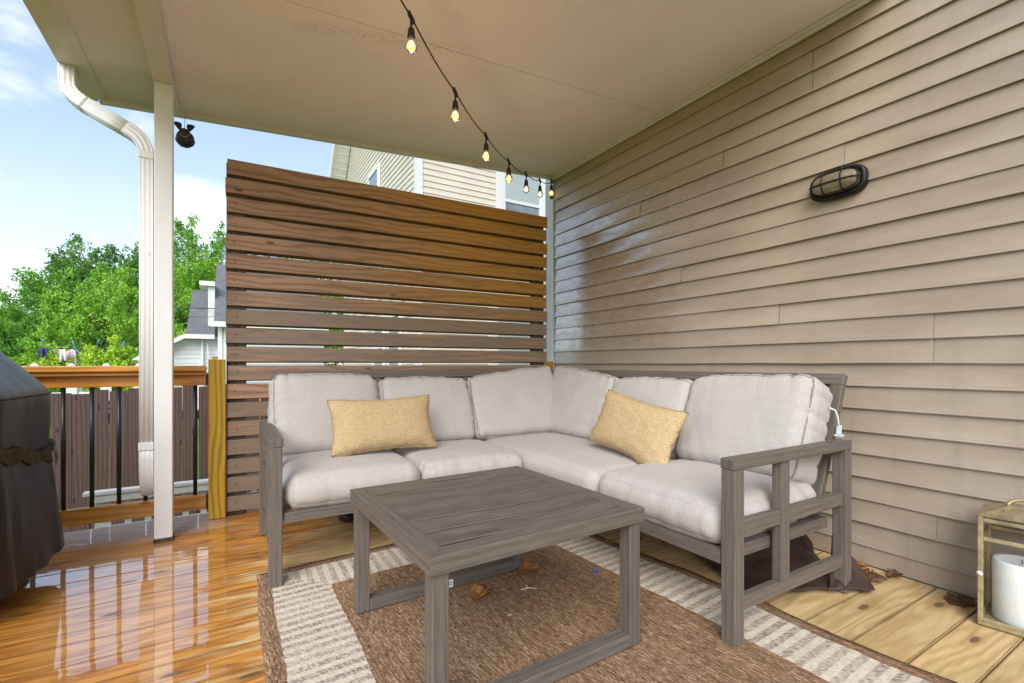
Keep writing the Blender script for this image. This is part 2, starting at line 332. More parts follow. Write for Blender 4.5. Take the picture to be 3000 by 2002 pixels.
M['bulb_off'] = bulb_mat('dim_bulb_glass', 0.55, (1.0, 0.86, 0.70))
def emis(name, col, s):
    t = NT(name); e = t.n('Emission', {'Color': (*col, 1), 'Strength': s}); t.t.links.new(e.outputs[0], t.out.inputs[0]); return t.m
M['filament'] = emis('bulb_filament', (1.0, 0.74, 0.36), 14.0)
M['leafdry'] = plain('dry_brown_leaf', (0.29, 0.125, 0.03), 0.7, var=0.45, vscale=50, bump=0.4, bscale=90)
M['leafdark'] = plain('dark_brown_leaf', (0.12, 0.055, 0.022), 0.7, var=0.4, vscale=50, bump=0.4, bscale=90)
M['twig'] = plain('pale_twig', (0.62, 0.52, 0.32), 0.7)
M['blue'] = plain('blue_plastic', (0.02, 0.10, 0.60), 0.4)
M['pig'] = plain('rusty_dark_metal', (0.035, 0.028, 0.03), 0.45, metal=0.4, var=0.4, vscale=50, bump=0.5, bscale=120)
M['pigred'] = plain('rust_red_metal', (0.045, 0.018, 0.02), 0.5, var=0.3)
M['pale'] = plain('pale_rim', (0.35, 0.25, 0.24), 0.5)
M['tag'] = plain('white_tag', (0.75, 0.75, 0.74), 0.5, var=0.03)
M['ink'] = plain('dark_ink', (0.03, 0.03, 0.03), 0.6)
M['clip'] = plain('white_clip_plastic', (0.62, 0.68, 0.72), 0.35)
M['house_cream'] = plain('cream_vinyl', (0.72, 0.64, 0.535), 0.5, var=0.04, vscale=2)
M['house_trim'] = plain('white_house_trim', (0.78, 0.78, 0.77), 0.45, var=0.03)
M['house_white'] = plain('white_vinyl', (0.60, 0.62, 0.65), 0.5, var=0.04, vscale=2)
def mk_shingle():
    t = NT('grey_shingles'); p = t.xyz(t.obj())
    br = t.n('TexBrick'); t.set(br.inputs['Vector'], t.comb(p[0], t.math('MULTIPLY', p[2], 1.6), 0.0))
    br.inputs['Scale'].default_value = 3.0; br.inputs['Mortar Size'].default_value = 0.02
    br.inputs['Color1'].default_value = (0.13, 0.135, 0.15, 1); br.inputs['Color2'].default_value = (0.20, 0.205, 0.22, 1); br.inputs['Mortar'].default_value = (0.06, 0.06, 0.07, 1)
    c = t.mix(0.45, br.outputs[0], t.ramp(t.noise(t.comb(t.math('MULTIPLY', p[0], 5), 0.0, t.math('MULTIPLY', p[2], 26)), 1.0, 3, 0.7), [(0.3, (0.09, 0.09, 0.10)), (0.7, (0.25, 0.255, 0.28))]))
    return t.principled(Base_Color=c, Roughness=0.85)
M['shingle'] = mk_shingle()
def mk_leaf(name, a, b, trans=0.35):
    t = NT(name); r = t.attr(); o = t.obj()
    f = t.math('ADD', t.math('MULTIPLY', r, 0.6), t.math('MULTIPLY', t.noise(o, 0.9, 3), 0.4))
    c = t.mix(t.smooth(f, 0.2, 0.75), a, b)
    d = t.n('BsdfPrincipled', {'Base Color': c, 'Roughness': 0.45, 'Specular IOR Level': 0.35}); tl = t.n('BsdfTranslucent', {'Color': t.mix(1.0, c, (0.9, 1.0, 0.35), 'MULTIPLY')})
    mx = t.n('MixShader', {0: trans, 1: d.outputs[0], 2: tl.outputs[0]}); t.t.links.new(mx.outputs[0], t.out.inputs[0]); return t.m
M['leaf_mid'] = mk_leaf('mid_green_leaves', (0.10, 0.28, 0.04), (0.31, 0.58, 0.10))
M['leaf_dark'] = mk_leaf('dark_green_leaves', (0.075, 0.20, 0.045), (0.23, 0.44, 0.10))
M['leaf_lime'] = mk_leaf('lime_green_leaves', (0.32, 0.55, 0.03), (0.60, 0.78, 0.08))
M['leaf_fresh'] = mk_leaf('fresh_green_leaves', (0.16, 0.38, 0.04), (0.44, 0.70, 0.10))
M['bark'] = plain('grey_bark', (0.09, 0.07, 0.055), 0.9, var=0.3, vscale=8)
def mk_grass():
    t = NT('lawn'); o = t.obj()
    c = t.ramp(t.noise(o, 1.4, 6, 0.65), [(0.3, (0.06, 0.15, 0.015)), (0.6, (0.13, 0.27, 0.03)), (0.8, (0.24, 0.36, 0.06))])
    return t.principled(Base_Color=c, Roughness=0.9, Normal=t.bump(t.noise(o, 60, 3), 0.6, 0.03))
M['grass'] = mk_grass()
M['cable'] = plain('dark_cable', (0.03, 0.03, 0.032), 0.6)
M['blue_arm'] = plain('blue_dryer_arm', (0.10, 0.32, 0.62), 0.45)
def mk_print():
    t = NT('printed_cloth'); o = t.obj()
    n = t.noise(o, 16, 3, 0.6, 0.5); k = t.noise(t.vadd(o, (5, 3, 1)), 20, 3)
    c = t.mix(t.smooth(n, 0.5, 0.58), (0.72, 0.55, 0.60), (0.45, 0.06, 0.10)); c = t.mix(t.smooth(k, 0.55, 0.62), c, (0.03, 0.03, 0.06))
    return t.principled(Base_Color=c, Roughness=0.9)
M['print'] = mk_print()
M['pink'] = plain('pale_pink_cloth', (0.74, 0.56, 0.60), 0.9); M['navy'] = plain('navy_cloth', (0.03, 0.04, 0.11), 0.9); M['white_cloth'] = plain('white_cloth', (0.74, 0.74, 0.75), 0.9)
M['concrete'] = plain('grey_concrete', (0.32, 0.31, 0.29), 0.8, var=0.15, bump=0.3)

# ------------------------------------------------------------------ mesh builder
class MB:
    def __init__(self): self.v = []; self.f = []; self.uv = []; self.r = []; self.w = []; self.s = []
    def face(self, pts, uvs=None, rnd=0.0, wth=0.0, smooth=False):
        b = len(self.v); self.v += [tuple(p) for p in pts]; self.f.append(tuple(range(b, b + len(pts))))
        self.uv.append(uvs or [(p[0], p[1]) for p in pts]); self.r.append(rnd); self.w.append(wth); self.s.append(smooth)
    def obox(self, o, ax, ay, az, rnd=None, wth=0.0):
        """Box from centre o and half-axis vectors; grain runs along ax."""
        if rnd is None: rnd = random.random()
        o, ax, ay, az = map(Vector, (o, ax, ay, az)); L = [ax.length, ay.length, az.length]
        if ax.cross(ay).dot(az) < 0: az = -az
        b = len(self.v); sg = [(-1,-1,-1),(1,-1,-1),(1,1,-1),(-1,1,-1),(-1,-1,1),(1,-1,1),(1,1,1),(-1,1,1)]
        for s in sg: self.v.append(tuple(o + ax * s[0] + ay * s[1] + az * s[2]))
        for q, (i, j) in (((0,3,2,1),(0,1)), ((4,5,6,7),(0,1)), ((0,1,5,4),(0,2)), ((3,7,6,2),(0,2)), ((0,4,7,3),(2,1)), ((1,2,6,5),(2,1))):
            self.f.append(tuple(b + k for k in q))
            self.uv.append([((sg[k][i] + 1) * L[i], (sg[k][j] + 1) * L[j] + 0.31 * i) for k in q]); self.r.append(rnd); self.w.append(wth); self.s.append(False)
        return self
    def box(self, x0, x1, y0, y1, z0, z1, axis=None, rnd=None, wth=0.0):
        h = [(x1 - x0) / 2, (y1 - y0) / 2, (z1 - z0) / 2]
        if axis is None: axis = max(range(3), key=lambda i: h[i])
        e = [Vector((h[0], 0, 0)), Vector((0, h[1], 0)), Vector((0, 0, h[2]))]
        k = [axis] + [i for i in range(3) if i != axis]
        return self.obox(((x0 + x1) / 2, (y0 + y1) / 2, (z0 + z1) / 2), e[k[0]], e[k[1]], e[k[2]], rnd, wth)
    def bar(self, p0, p1, w, h, up=(0, 0, 1), rnd=None):
        p0, p1 = Vector(p0), Vector(p1); d = p1 - p0; a = d.normalized(); up = Vector(up)
        s = a.cross(up)
        if s.length < 1e-4: s = a.cross(Vector((0, 1, 0)))
        s.normalize(); t = s.cross(a)
        return self.obox((p0 + p1) / 2, d / 2, s * w / 2, t * h / 2, rnd)
    def grid(self, fn, nu, nv, closed_u=False, smooth=True, uvfn=None, rnd=0.0, flip=False):
        b = len(self.v)
        for i in range(nu + (0 if closed_u else 1)):
            for j in range(nv + 1): self.v.append(tuple(fn(i / nu, j / nv)))
        m = nv + 1; n = nu if closed_u else nu + 1
        for i in range(nu):
            for j in range(nv):
                a = b + i * m + j; c = b + ((i + 1) % n) * m + j
                q = (a, c, c + 1, a + 1); uvq = [(i / nu, j / nv), ((i + 1) / nu, j / nv), ((i + 1) / nu, (j + 1) / nv), (i / nu, (j + 1) / nv)]
                if uvfn: uvq = [uvfn(*k) for k in uvq]
                if flip: q = q[::-1]; uvq = uvq[::-1]
                self.f.append(q); self.uv.append(uvq); self.r.append(rnd); self.w.append(0.0); self.s.append(smooth)
    def sweep(self, path, sec, up=(0, 1, 0), caps=True, smooth=True, scale=None, closed=False):
        P = [Vector(p) for p in path]; n = len(P); b = len(self.v); m = len(sec); up = Vector(up)
        dist = 0
        for i, p in enumerate(P):
            if closed: a = (P[(i + 1) % n] - P[i - 1]).normalized()
            else: a = (P[min(i + 1, n - 1)] - P[max(i - 1, 0)]).normalized()
            x = up - a * up.dot(a)
            if x.length < 1e-4: x = Vector((1, 0, 0)) - a * a.x
            x.normalize(); y = a.cross(x); k = scale[i] if scale else 1.0
            for (sx, sy) in sec: self.v.append(tuple(p + x * sx * k + y * sy * k))
        for i in range(n if closed else n - 1):
            for j in range(m):
                A = b + i * m; B = b + ((i + 1) % n) * m
                self.f.append((A + j, A + (j + 1) % m, B + (j + 1) % m, B + j)); self.uv.append([(i * .1, j / m), (i * .1, (j + 1) / m), ((i + 1) * .1, (j + 1) / m), ((i + 1) * .1, j / m)])
                self.r.append(0.3); self.w.append(0); self.s.append(smooth)
        if caps and not closed:
            for q in (tuple(range(b, b + m))[::-1], tuple(range(b + (n - 1) * m, b + n * m))):
                self.f.append(q); self.uv.append([(0, 0)] * m); self.r.append(0.3); self.w.append(0); self.s.append(False)
        return self
    def tube(self, path, r, n=8, **k):
        return self.sweep(path, [(r * math.cos(2 * math.pi * i / n), r * math.sin(2 * math.pi * i / n)) for i in range(n)], **k)
    def lathe(self, prof, c=(0, 0, 0), n=20, axis='z'):
        c = Vector(c)
        def fn(u, v):
            k = v * (len(prof) - 1); i = min(int(k + 1e-6), len(prof) - 1); r, h = prof[i]; a = 2 * math.pi * u
            q = Vector((r * math.cos(a), r * math.sin(a), h))
            if axis == 'x': q = Vector((q.z, q.x, q.y))
            return c + q
        self.grid(fn, n, len(prof) - 1, closed_u=True); return self
    def prism(self, poly, d, rnd=0.0):
        """Closed prism: polygon of 3D points swept by vector d."""
        d = Vector(d); a = [Vector(p) for p in poly]; n = len(a)
        nr = (a[1] - a[0]).cross(a[2] - a[1])
        if nr.dot(d) > 0: a = a[::-1]
        L = lambda p: (p[0] + p[1], p[2])
        self.face(a, [L(p) for p in a], rnd); b = [p + d for p in a]; self.face(b[::-1], [L(p) for p in b[::-1]], rnd)
        for i in range(n):
            j = (i + 1) % n; q = [a[j], a[i], b[i], b[j]]; self.face(q, [L(p) for p in q], rnd)
        return self
    def build(self, name, mat, parent=None, bevel=0.0, world_origin=None, loc=None, solid=0.0, weld=False):
        me = bpy.data.meshes.new(name)
        vs = self.v
        if loc is not None: vs = [(x - loc[0], y - loc[1], z - loc[2]) for x, y, z in vs]
        me.from_pydata(vs, [], self.f)
        ul = me.uv_layers.new(name='UVMap')
        flat = np.array([c for f in self.uv for p in f for c in p], dtype=np.float32)
        ul.data.foreach_set('uv', flat)
        for nm, data in (('rnd', self.r), ('wth', self.w)):
            at = me.attributes.new(nm, 'FLOAT', 'FACE'); at.data.foreach_set('value', np.array(data, dtype=np.float32))
        me.polygons.foreach_set('use_smooth', np.array(self.s, dtype=bool))
        me.materials.append(mat); me.update()
        if weld:
            bm = bmesh.new(); bm.from_mesh(me); bmesh.ops.remove_doubles(bm, verts=bm.verts, dist=1e-5); bm.to_mesh(me); bm.free()
        o = bpy.data.objects.new(name, me); COL.objects.link(o)
        if parent is not None: o.parent = parent
        if loc is not None: o.location = loc
        if bevel:
            bv = o.modifiers.new('Bevel', 'BEVEL'); bv.width = bevel; bv.segments = 2; bv.limit_method = 'ANGLE'; bv.angle_limit = R(40)
            bv.harden_normals = False
        if solid:
            sd = o.modifiers.new('Solidify', 'SOLIDIFY'); sd.thickness = solid
        return o

def tag(o, label=None, cat=None, group=None, kind=None):
    if label: o['label'] = label
    if cat: o['category'] = cat
    if group: o['group'] = group
    if kind: o['kind'] = kind
    return o
def empty(name, loc, label, cat, group=None, rz=0.0):
    o = bpy.data.objects.new(name, None); COL.objects.link(o); o.location = loc; o.rotation_euler = (0, 0, rz); o.empty_display_size = 0.1
    bpy.context.view_layer.update()
    return tag(o, label, cat, group)
def adopt(child, parent):
    """Parent a mesh that was built in world coordinates."""
    child.parent = parent
    child.matrix_parent_inverse = (Matrix.Translation(parent.location) @ parent.rotation_euler.to_matrix().to_4x4()).inverted()
    return child
def part(mb, name, mat, parent, **k): return adopt(mb.build(name, mat, **k), parent)

# ------------------------------------------------------------------ camera
TH = R(30.88); EYE = 0.915
cam = bpy.data.cameras.new('Camera'); co = bpy.data.objects.new('Camera', cam); COL.objects.link(co)
co.location = (0, 0, EYE); co.rotation_euler = (R(90), 0, -TH)
cam.sensor_width = 36; cam.lens = 16.614; cam.shift_y = 0.022; cam.clip_start = 0.02; cam.clip_end = 500
scene.camera = co

# ------------------------------------------------------------------ sky and sun
SUN_AZ, SUN_EL = R(218), R(37)       # azimuth clockwise from +Y
w = bpy.data.worlds.new('World'); scene.world = w; w.use_nodes = True
wt = w.node_tree; wt.nodes.clear()
class WT(NT):
    def __init__(self): self.t = wt
t = WT()
sky = t.n('TexSky', sky_type='NISHITA', sun_disc=False); sky.sun_elevation = SUN_EL; sky.sun_rotation = SUN_AZ; sky.air_density = 1.0; sky.dust_density = 1.0; sky.ozone_density = 1.5
gen = t.n('TexCoord').outputs['Generated']; gz = t.xyz(gen)
nn = t.noise(t.comb(gz[0], gz[1], t.math('MULTIPLY', gz[2], 2.0)), 3.2, 7, 0.6)
big = t.noise(t.comb(gz[0], gz[1], t.math('MULTIPLY', gz[2], 2.5)), 7.0, 6, 0.62)
blob = None
for (u, v, rad, wt_) in ((590, 640, 0.16, 0.34), (15, 20, 0.10, 0.34), (420, 370, 0.08, 0.24), (60, 900, 0.22, 0.42), (430, 560, 0.06, 0.16), (-300, 300, 0.3, 0.3), (170, 250, 0.05, 0.22), (300, 545, 0.05, 0.15)):
    a, b = (u - 1500) / 1384.5, (1067 - v) / 1384.5
    d = Vector((math.sin(TH) + a * math.cos(TH), math.cos(TH) - a * math.sin(TH), b)).normalized()
    dd = t.n('VectorMath', operation='DISTANCE'); t.set(dd.inputs[0], gen); dd.inputs[1].default_value = d
    f = t.math('MULTIPLY', t.math('SUBTRACT', 1.0, t.smooth(dd.outputs['Value'], 0.0, rad)), wt_)
    blob = f if blob is None else t.math('MAXIMUM', blob, f)
dens = t.smooth(t.math('ADD', t.math('ADD', t.math('MULTIPLY', nn, 0.5), t.math('MULTIPLY', big, 0.5)), blob), 0.66, 0.98)
hz = t.math('SUBTRACT', 1.0, t.smooth(gz[2], 0.0, 0.42))
dens = t.math('MAXIMUM', dens, t.math('MULTIPLY', hz, 0.5))
CLOUD = 8.0
skyc = t.mix(0.30, t.mix(1.0, sky.outputs[0], (1.25, 1.25, 1.25), 'MULTIPLY'), (6.0, 7.2, 8.2))
sc = t.mix(t.math('MULTIPLY', dens, 0.93), skyc, (CLOUD, CLOUD * 1.0, CLOUD * 1.02))
bg = t.n('Background'); t.set(bg.inputs[0], sc); bg.inputs[1].default_value = 0.082
wo = t.n('OutputWorld'); wt.links.new(bg.outputs[0], wo.inputs[0])

sl = bpy.data.lights.new('sun', 'SUN'); sl.energy = 1.5; sl.angle = R(42); sl.color = (1.0, 0.97, 0.94)
so = bpy.data.objects.new('sun', sl); COL.objects.link(so); so.location = (-3, -5, 6)
sd_ = Vector((math.sin(SUN_AZ) * math.cos(SUN_EL), math.cos(SUN_AZ) * math.cos(SUN_EL), math.sin(SUN_EL)))
so.rotation_euler = sd_.to_track_quat('Z', 'Y').to_euler()

scene.view_settings.view_transform = 'Standard'; scene.view_settings.look = 'None'
scene.view_settings.exposure = 1.15; scene.view_settings.gamma = 1.0
scene.render.engine = 'CYCLES'
scene.cycles.use_denoising = True; scene.cycles.max_bounces = 8; scene.cycles.diffuse_bounces = 5; scene.cycles.transparent_max_bounces = 12
scene.cycles.caustics_reflective = False; scene.cycles.caustics_refractive = False

# ------------------------------------------------------------------ ground and deck
GZ = -0.75
mb = MB(); mb.grid(lambda u, v: ((u - .5) * 400, (v - .5) * 400 + 60, GZ + 0.06 * mnoise.noise(Vector(((u - .5) * 90, (v - .5) * 90, 0)))), 60, 60, smooth=True)
tag(mb.build('ground', M['grass']), kind='structure')

mb = MB(); YD1 = 3.45
k0 = -14; y = 0.913 + k0 * PITCH
while y < YD1 - 0.01:
    y1 = min(y + PITCH - 0.005, YD1)
    tl = random.uniform(-0.017, 0.017)
    mb.obox((-0.06, (y + y1) / 2, -0.0148 + 0.0003 * random.uniform(-1, 1)), (2.545, 0, 0), (0, (y1 - y) / 2, tl * (y1 - y) / 2), (0, -tl * 0.014, 0.014))
    y += PITCH
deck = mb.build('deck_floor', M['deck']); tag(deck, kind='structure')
mb = MB()
for yy in (-1.0, 0.2, 1.4, 2.6, 3.42): mb.box(-2.55, 2.46, yy - 0.02, yy + 0.02, -0.20, -0.034)
mb.box(-2.59, -2.55, -1.1, 3.44, -0.20, -0.034)
tag(mb.build('deck_structure', M['batten']), kind='structure')

# ------------------------------------------------------------------ lap siding
def lap(mb, org, along, nrm, z0, z1, pitch, lims, proud=0.014, seg=0.4, wave=0.0015, joints=None):
    org, along, nrm = Vector(org), Vector(along), Vector(nrm); k = 0; z = z0
    while z < z1 - 1e-4:
        zt = min(z + pitch, z1); a0, a1 = lims((z + zt) / 2)
        if a1 - a0 > 0.02:
            cuts = [a0] + [q for q in (joints or {}).get(k, []) if a0 < q < a1] + [a1]
            for ci in range(len(cuts) - 1):
                off = 0.0035 * (ci % 2)
                n = max(1, int((cuts[ci + 1] - cuts[ci]) / seg))
                H_ = zt - z
                lipp = [(0.003, 0.014, 0), (proud - 0.003 + off, 0.014, 1), (proud - 0.003 + off, 0.0005, 1), (proud - 0.0005 + off, 0.0, 1), (proud + off, 0.003, 1)]
                facep = [(proud + off, 0.003, 1), (proud * 0.78 + off, 0.13 * H_, 1), (proud * 0.52 + off, 0.34 * H_, 2), (proud * 0.34 + off, 0.66 * H_, 2), (0.0035 + off, H_ + 0.014, 2)]
                for prof, sm_ in ((lipp, False), (facep, True)):
                    def fn(u, v, c=ci, prof=prof):
                        d, dz, wv = prof[int(round(v * (len(prof) - 1)))]; s = cuts[c] + u * (cuts[c + 1] - cuts[c])
                        q = mnoise.noise(Vector((s * 1.7, z * 9.0, 0))) * wave if wave else 0
                        q2 = mnoise.noise(Vector((s * 2.3, z * 7.0, 5))) * wave * 1.6 if wave and wv == 1 else 0
                        return org + along * s + nrm * (d + (q if wv else 0)) + Vector((0, 0, z + dz + q2))
                    mb.grid(fn, n, len(prof) - 1, smooth=sm_, rnd=random.random(), flip=(along.cross(Vector((0, 0, 1))).dot(nrm) < 0))
        z = zt; k += 1

WX = 2.50
house = empty('tan_house', (WX + 3, 0, GZ), 'tan vinyl clapboard house whose long wall closes the right side of the deck', 'house')
mb = MB(); SZ0 = 0.918 - 8 * 0.1038
jt = {11: [1.108], 12: [1.9], 1: [0.77]}
jt = {int(round((z - SZ0) / 0.1038 - 0.5)): [yy] for yy, z in ((1.108, 1.883), (0.779, 1.07), (0.779, 0.97), (2.048, 1.463), (1.745, 2.102), (1.25, 2.445), (1.25, 2.36), (1.417, 1.227), (1.417, 1.14), (0.769, 0.237))}
for k, v in {4: [2.6], 5: [2.6], 9: [0.1], 14: [0.35], 18: [2.4]}.items(): jt.setdefault(k, v)
lap(mb, (WX, -3.0, 0), (0, 1, 0), (-1, 0, 0), SZ0, 5.2, 0.1038, lambda z: (0.0, 6.416), proud=0.0165, seg=0.22, wave=0.0022, joints={k: [q + 3.0 for q in v] for k, v in jt.items()})
mb.box(WX - 0.010, WX - 0.001, -3.0, 3.425, 0.003, SZ0 - 0.002)
part(mb, 'wall_siding', M['siding'], house)
mb = MB(); lap(mb, (WX, 3.53, 0), (1, 0, 0), (0, 1, 0), GZ + 0.3, 5.2, 0.1038, lambda z: (0.1, 6.4), wave=0)
part(mb, 'rear_siding', M['siding'], house)
mb = MB(); mb.box(WX + 0.002, WX + 6.4, -3.0, 3.528, GZ, 5.2)
part(mb, 'wall_core', M['concrete'], house)
mb = MB(); mb.box(WX - 0.022, WX - 0.0005, 3.428, 3.535, -0.2, 5.2); mb.box(WX - 0.022, WX + 0.09, 3.5355, 3.552, -0.2, 5.2)
part(mb, 'corner_post', M['corner_trim'], house, bevel=0.004)
mb = MB()
mb.prism([(WX - 0.4, -3.3, 5.1), (WX + 3.2, -3.3, 6.9), (WX + 6.8, -3.3, 5.1)], (0, 7.2, 0))
part(mb, 'roof', M['shingle'], house)

# ------------------------------------------------------------------ patio roof
ROOF_Y0, ROOF_Y1 = 0.90, 3.45  # near edge stops short, out of view, so daylight reaches under the roof
def cz(x): return 2.592 + 0.0625 * (x - 2.5)
proof = empty('patio_roof', (0.9, 2.0, 2.5), 'low sloping flat patio roof with beige stippled ceiling panels over the deck', 'patio roof')
mb = MB(); SEAM = 2.20
def slab(mb, x0, x1, y0, y1, zb, zt):
    a = [(x0, y0, cz(x0) + zb), (x1, y0, cz(x1) + zb), (x1, y1, cz(x1) + zb), (x0, y1, cz(x0) + zb)]
    mb.prism(a, (0, 0, zt - zb))
slab(mb, -0.62, 2.484, ROOF_Y0, SEAM - 0.002, 0.0, 0.03); slab(mb, -0.62, 2.484, SEAM + 0.002, ROOF_Y1 - 0.03, 0.0, 0.03)
part(mb, 'ceiling_panel', M['ceiling'], proof)
mb = MB(); slab(mb, -0.66, 2.49, ROOF_Y0 - 0.02, ROOF_Y1, 0.032, 0.10); part(mb, 'roof_deck', M['concrete'], proof)
mb = MB(); slab(mb, -0.62, 2.50, ROOF_Y1 - 0.028, ROOF_Y1 + 0.012, -0.026, 0.03); slab(mb, -0.62, 2.50, ROOF_Y1 - 0.012, ROOF_Y1 + 0.018, -0.012, 0.10)
slab(mb, -0.628, -0.592, ROOF_Y0, ROOF_Y1 - 0.03, -0.012, 0.031)
part(mb, 'fascia', M['trim'], proof, bevel=0.002)
mb = MB()
mb.box(2.462, 2.4838, ROOF_Y0, 3.43, cz(2.47) - 0.020, cz(2.47) - 0.003); mb.box(2.472, 2.4838, ROOF_Y0, 3.43, cz(2.47) - 0.040, cz(2.47) - 0.0202)
part(mb, 'wall_channel', M['trim'], proof, bevel=0.002)
mb = MB(); mb.box(-0.334, -0.252, ROOF_Y0, 3.37, 2.366, 2.4115)
part(mb, 'beam', M['trim'], proof, bevel=0.003)
mb = MB()
gx0, gx1, gz0, gz1 = -0.735, -0.6285, 2.384, 2.50
sec = [(gx1, gz0), (gx0 + 0.018, gz0), (gx0, gz0 + 0.05), (gx0 - 0.014, gz1 - 0.012), (gx0 - 0.014, gz1), (gx0 - 0.006, gz1), (gx0 + 0.008, gz0 + 0.05), (gx0 + 0.022, gz0 + 0.006), (gx1 - 0.006, gz0 + 0.006), (gx1 - 0.006, gz1), (gx1, gz1)]
n = len(sec)
mb.grid(lambda u, v: (sec[int(round(u * n)) % n][0], ROOF_Y0 + v * (3.46 - ROOF_Y0), sec[int(round(u * n)) % n][1]), n, 1, closed_u=True, smooth=False)
mb.face([(x, 3.46, z) for x, z in ((gx1, gz0), (gx0 + 0.018, gz0), (gx0, gz0 + 0.05), (gx0 - 0.014, gz1), (gx1, gz1))])
mb.face([(x, ROOF_Y0, z) for x, z in ((gx1, gz0), (gx1, gz1), (gx0 - 0.014, gz1), (gx0, gz0 + 0.05), (gx0 + 0.018, gz0))])
part(mb, 'gutter', M['trim'], proof)

mb = MB(); mb.box(-0.331, -0.253, 3.012, 3.090, 0.016, 2.3655)
post = mb.build('porch_post', M['white_metal'], bevel=0.004, loc=(-0.292, 3.05, 0)); tag(post, 'square white metal porch post carrying the patio roof beam', 'post')
mb = MB(); mb.box(-0.333, -0.251, 3.010, 3.092, 0.0, 0.0158)
adopt(mb.build('base_sleeve', M['batten']), post)

# downspout
ds = empty('downspout', (-0.364, 3.06, 0.24), 'white ribbed rain downspout with crimped elbows beside the porch post', 'downspout')
def rectsec(w, h, nr=3):
    s = []
    for i in range(nr * 4 + 1):
        f = i / (nr * 4); s.append((-h / 2 + (0.004 if i % 4 == 2 else 0), -w / 2 + w * f))
    for i in range(nr * 4 + 1):
        f = i / (nr * 4); s.append((h / 2 - (0.004 if i % 4 == 2 else 0), w / 2 - w * f))
    return s
def bez(p0, p1, p2, n=10):
    p0, p1, p2 = map(Vector, (p0, p1, p2)); return [(p0 * (1 - q) ** 2 + p1 * 2 * q * (1 - q) + p2 * q * q) for q in [i / n for i in range(n + 1)]]
A0, A1, A2 = (-0.685, 3.14, 2.39), (-0.685, 3.14, 2.31), (-0.610, 3.122, 2.205)
mb = MB(); S_ = rectsec(0.062, 0.078)
el = [Vector(A0), Vector(A1)] + bez((-0.685, 3.14, 2.30), (-0.683, 3.138, 2.245), A2, 14)[1:]
mb.sweep(el, S_, up=(0, 1, 0.0), scale=[1, 1] + [1.0 + (0.05 if i % 2 else -0.02) for i in range(len(el) - 2)]); part(mb, 'elbow', M['spout'], ds)
mb = MB(); mb.sweep([A2, (-0.50, 3.10, 2.143), (-0.447, 3.086, 2.113)], S_); part(mb, 'offset_pipe', M['spout'], ds)
el = bez((-0.447, 3.086, 2.113), (-0.366, 3.062, 2.07), (-0.364, 3.06, 1.975), 16)
mb = MB(); mb.sweep(el, S_, scale=[1.0 + (0.06 if i % 2 else -0.02) for i in range(len(el))]); part(mb, 'elbow', M['spout'], ds)
mb = MB(); mb.sweep([(-0.364, 3.06, 1.99), (-0.364, 3.06, 0.49)], rectsec(0.058, 0.074)); part(mb, 'pipe', M['spout'], ds)
for zz in (1.965, 0.475):
    mb = MB(); mb.box(-0.3965, -0.3335, 3.019, 3.101, zz, zz + 0.04); part(mb, 'collar', M['spout'], ds, bevel=0.002)
el = [Vector((-0.364, 3.06, 0.50))] + bez((-0.364, 3.06, 0.42), (-0.364, 3.055, 0.30), (-0.364, 3.13, 0.255), 12)
mb = MB(); mb.sweep(el, rectsec(0.058, 0.072), up=(0, 1, 0.001), scale=[1.0 + (0.04 if i % 2 else 0) for i in range(len(el))]); part(mb, 'outlet_elbow', M['spout'], ds)

# ------------------------------------------------------------------ privacy screen
scr = empty('privacy_screen', (-0.015, 3.31, 0), 'tall brown horizontal slat privacy screen standing behind the sofa', 'privacy screen')
SA = math.atan2(3.255 - 3.31, 2.30); ex = Vector((math.cos(SA), math.sin(SA), 0)); ey = Vector((-math.sin(SA), math.cos(SA), 0)); S0 = Vector((-0.016, 3.31, 0))
SL = 2.305; mbs = (MB(), MB())
wths = [0.12, 0.2, 0.15, 0.2, 0.25, 0.12, 0.1, 0.55, 0.75, 0.7, 0.6, 0.55, 0.0, 0.62, 0.62, 0.8, 0.75, 0.9, 0.95]
for i in range(19):
    zc = 2.148 - 0.0445 - i * 0.1128
    jog = random.uniform(-0.006, 0.006); sl0 = (-0.012 if i == 16 else 0.0) + jog
    d = random.uniform(-0.0015, 0.0015)
    rr = random.random()
    hl = (SL + jog - sl0) / 2
    for lay, yo in ((0, 0.0095), (1, 0.0675)):
        mb = mbs[lay]; o = S0 + ex * ((sl0 + SL + jog) / 2) + ey * yo + Vector((0, 0, zc + d - 0.007 * lay))
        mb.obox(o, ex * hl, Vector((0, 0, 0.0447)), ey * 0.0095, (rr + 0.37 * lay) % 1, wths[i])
for mb in mbs: part(mb, 'slat_panel', M['slats'], scr, bevel=0.002)
for i in range(19):
    for sx in (0.052 + random.uniform(-.01, .01), 2.23 + random.uniform(-.01, .01)):
        c = S0 + ex * sx - ey * 0.0012 + Vector((0, 0, 2.148 - 0.0445 - i * 0.1128 + random.uniform(-.006, .006)))
        mb = MB(); mb.tube([c, c + ey * 0.0016], 0.0042, 8, up=(0, 0, 1)); part(mb, 'screw', M['ink'], scr)
for (a, b) in ((0.0, 0.105), (2.175, 2.285)):
    mb = MB(); mb.obox(S0 + ex * (a + b) / 2 + ey * 0.0385 + Vector((0, 0, 1.068)), Vector((0, 0, 1.064)), ex * (b - a) / 2, ey * 0.0187); part(mb, 'batten', M['batten'], scr)

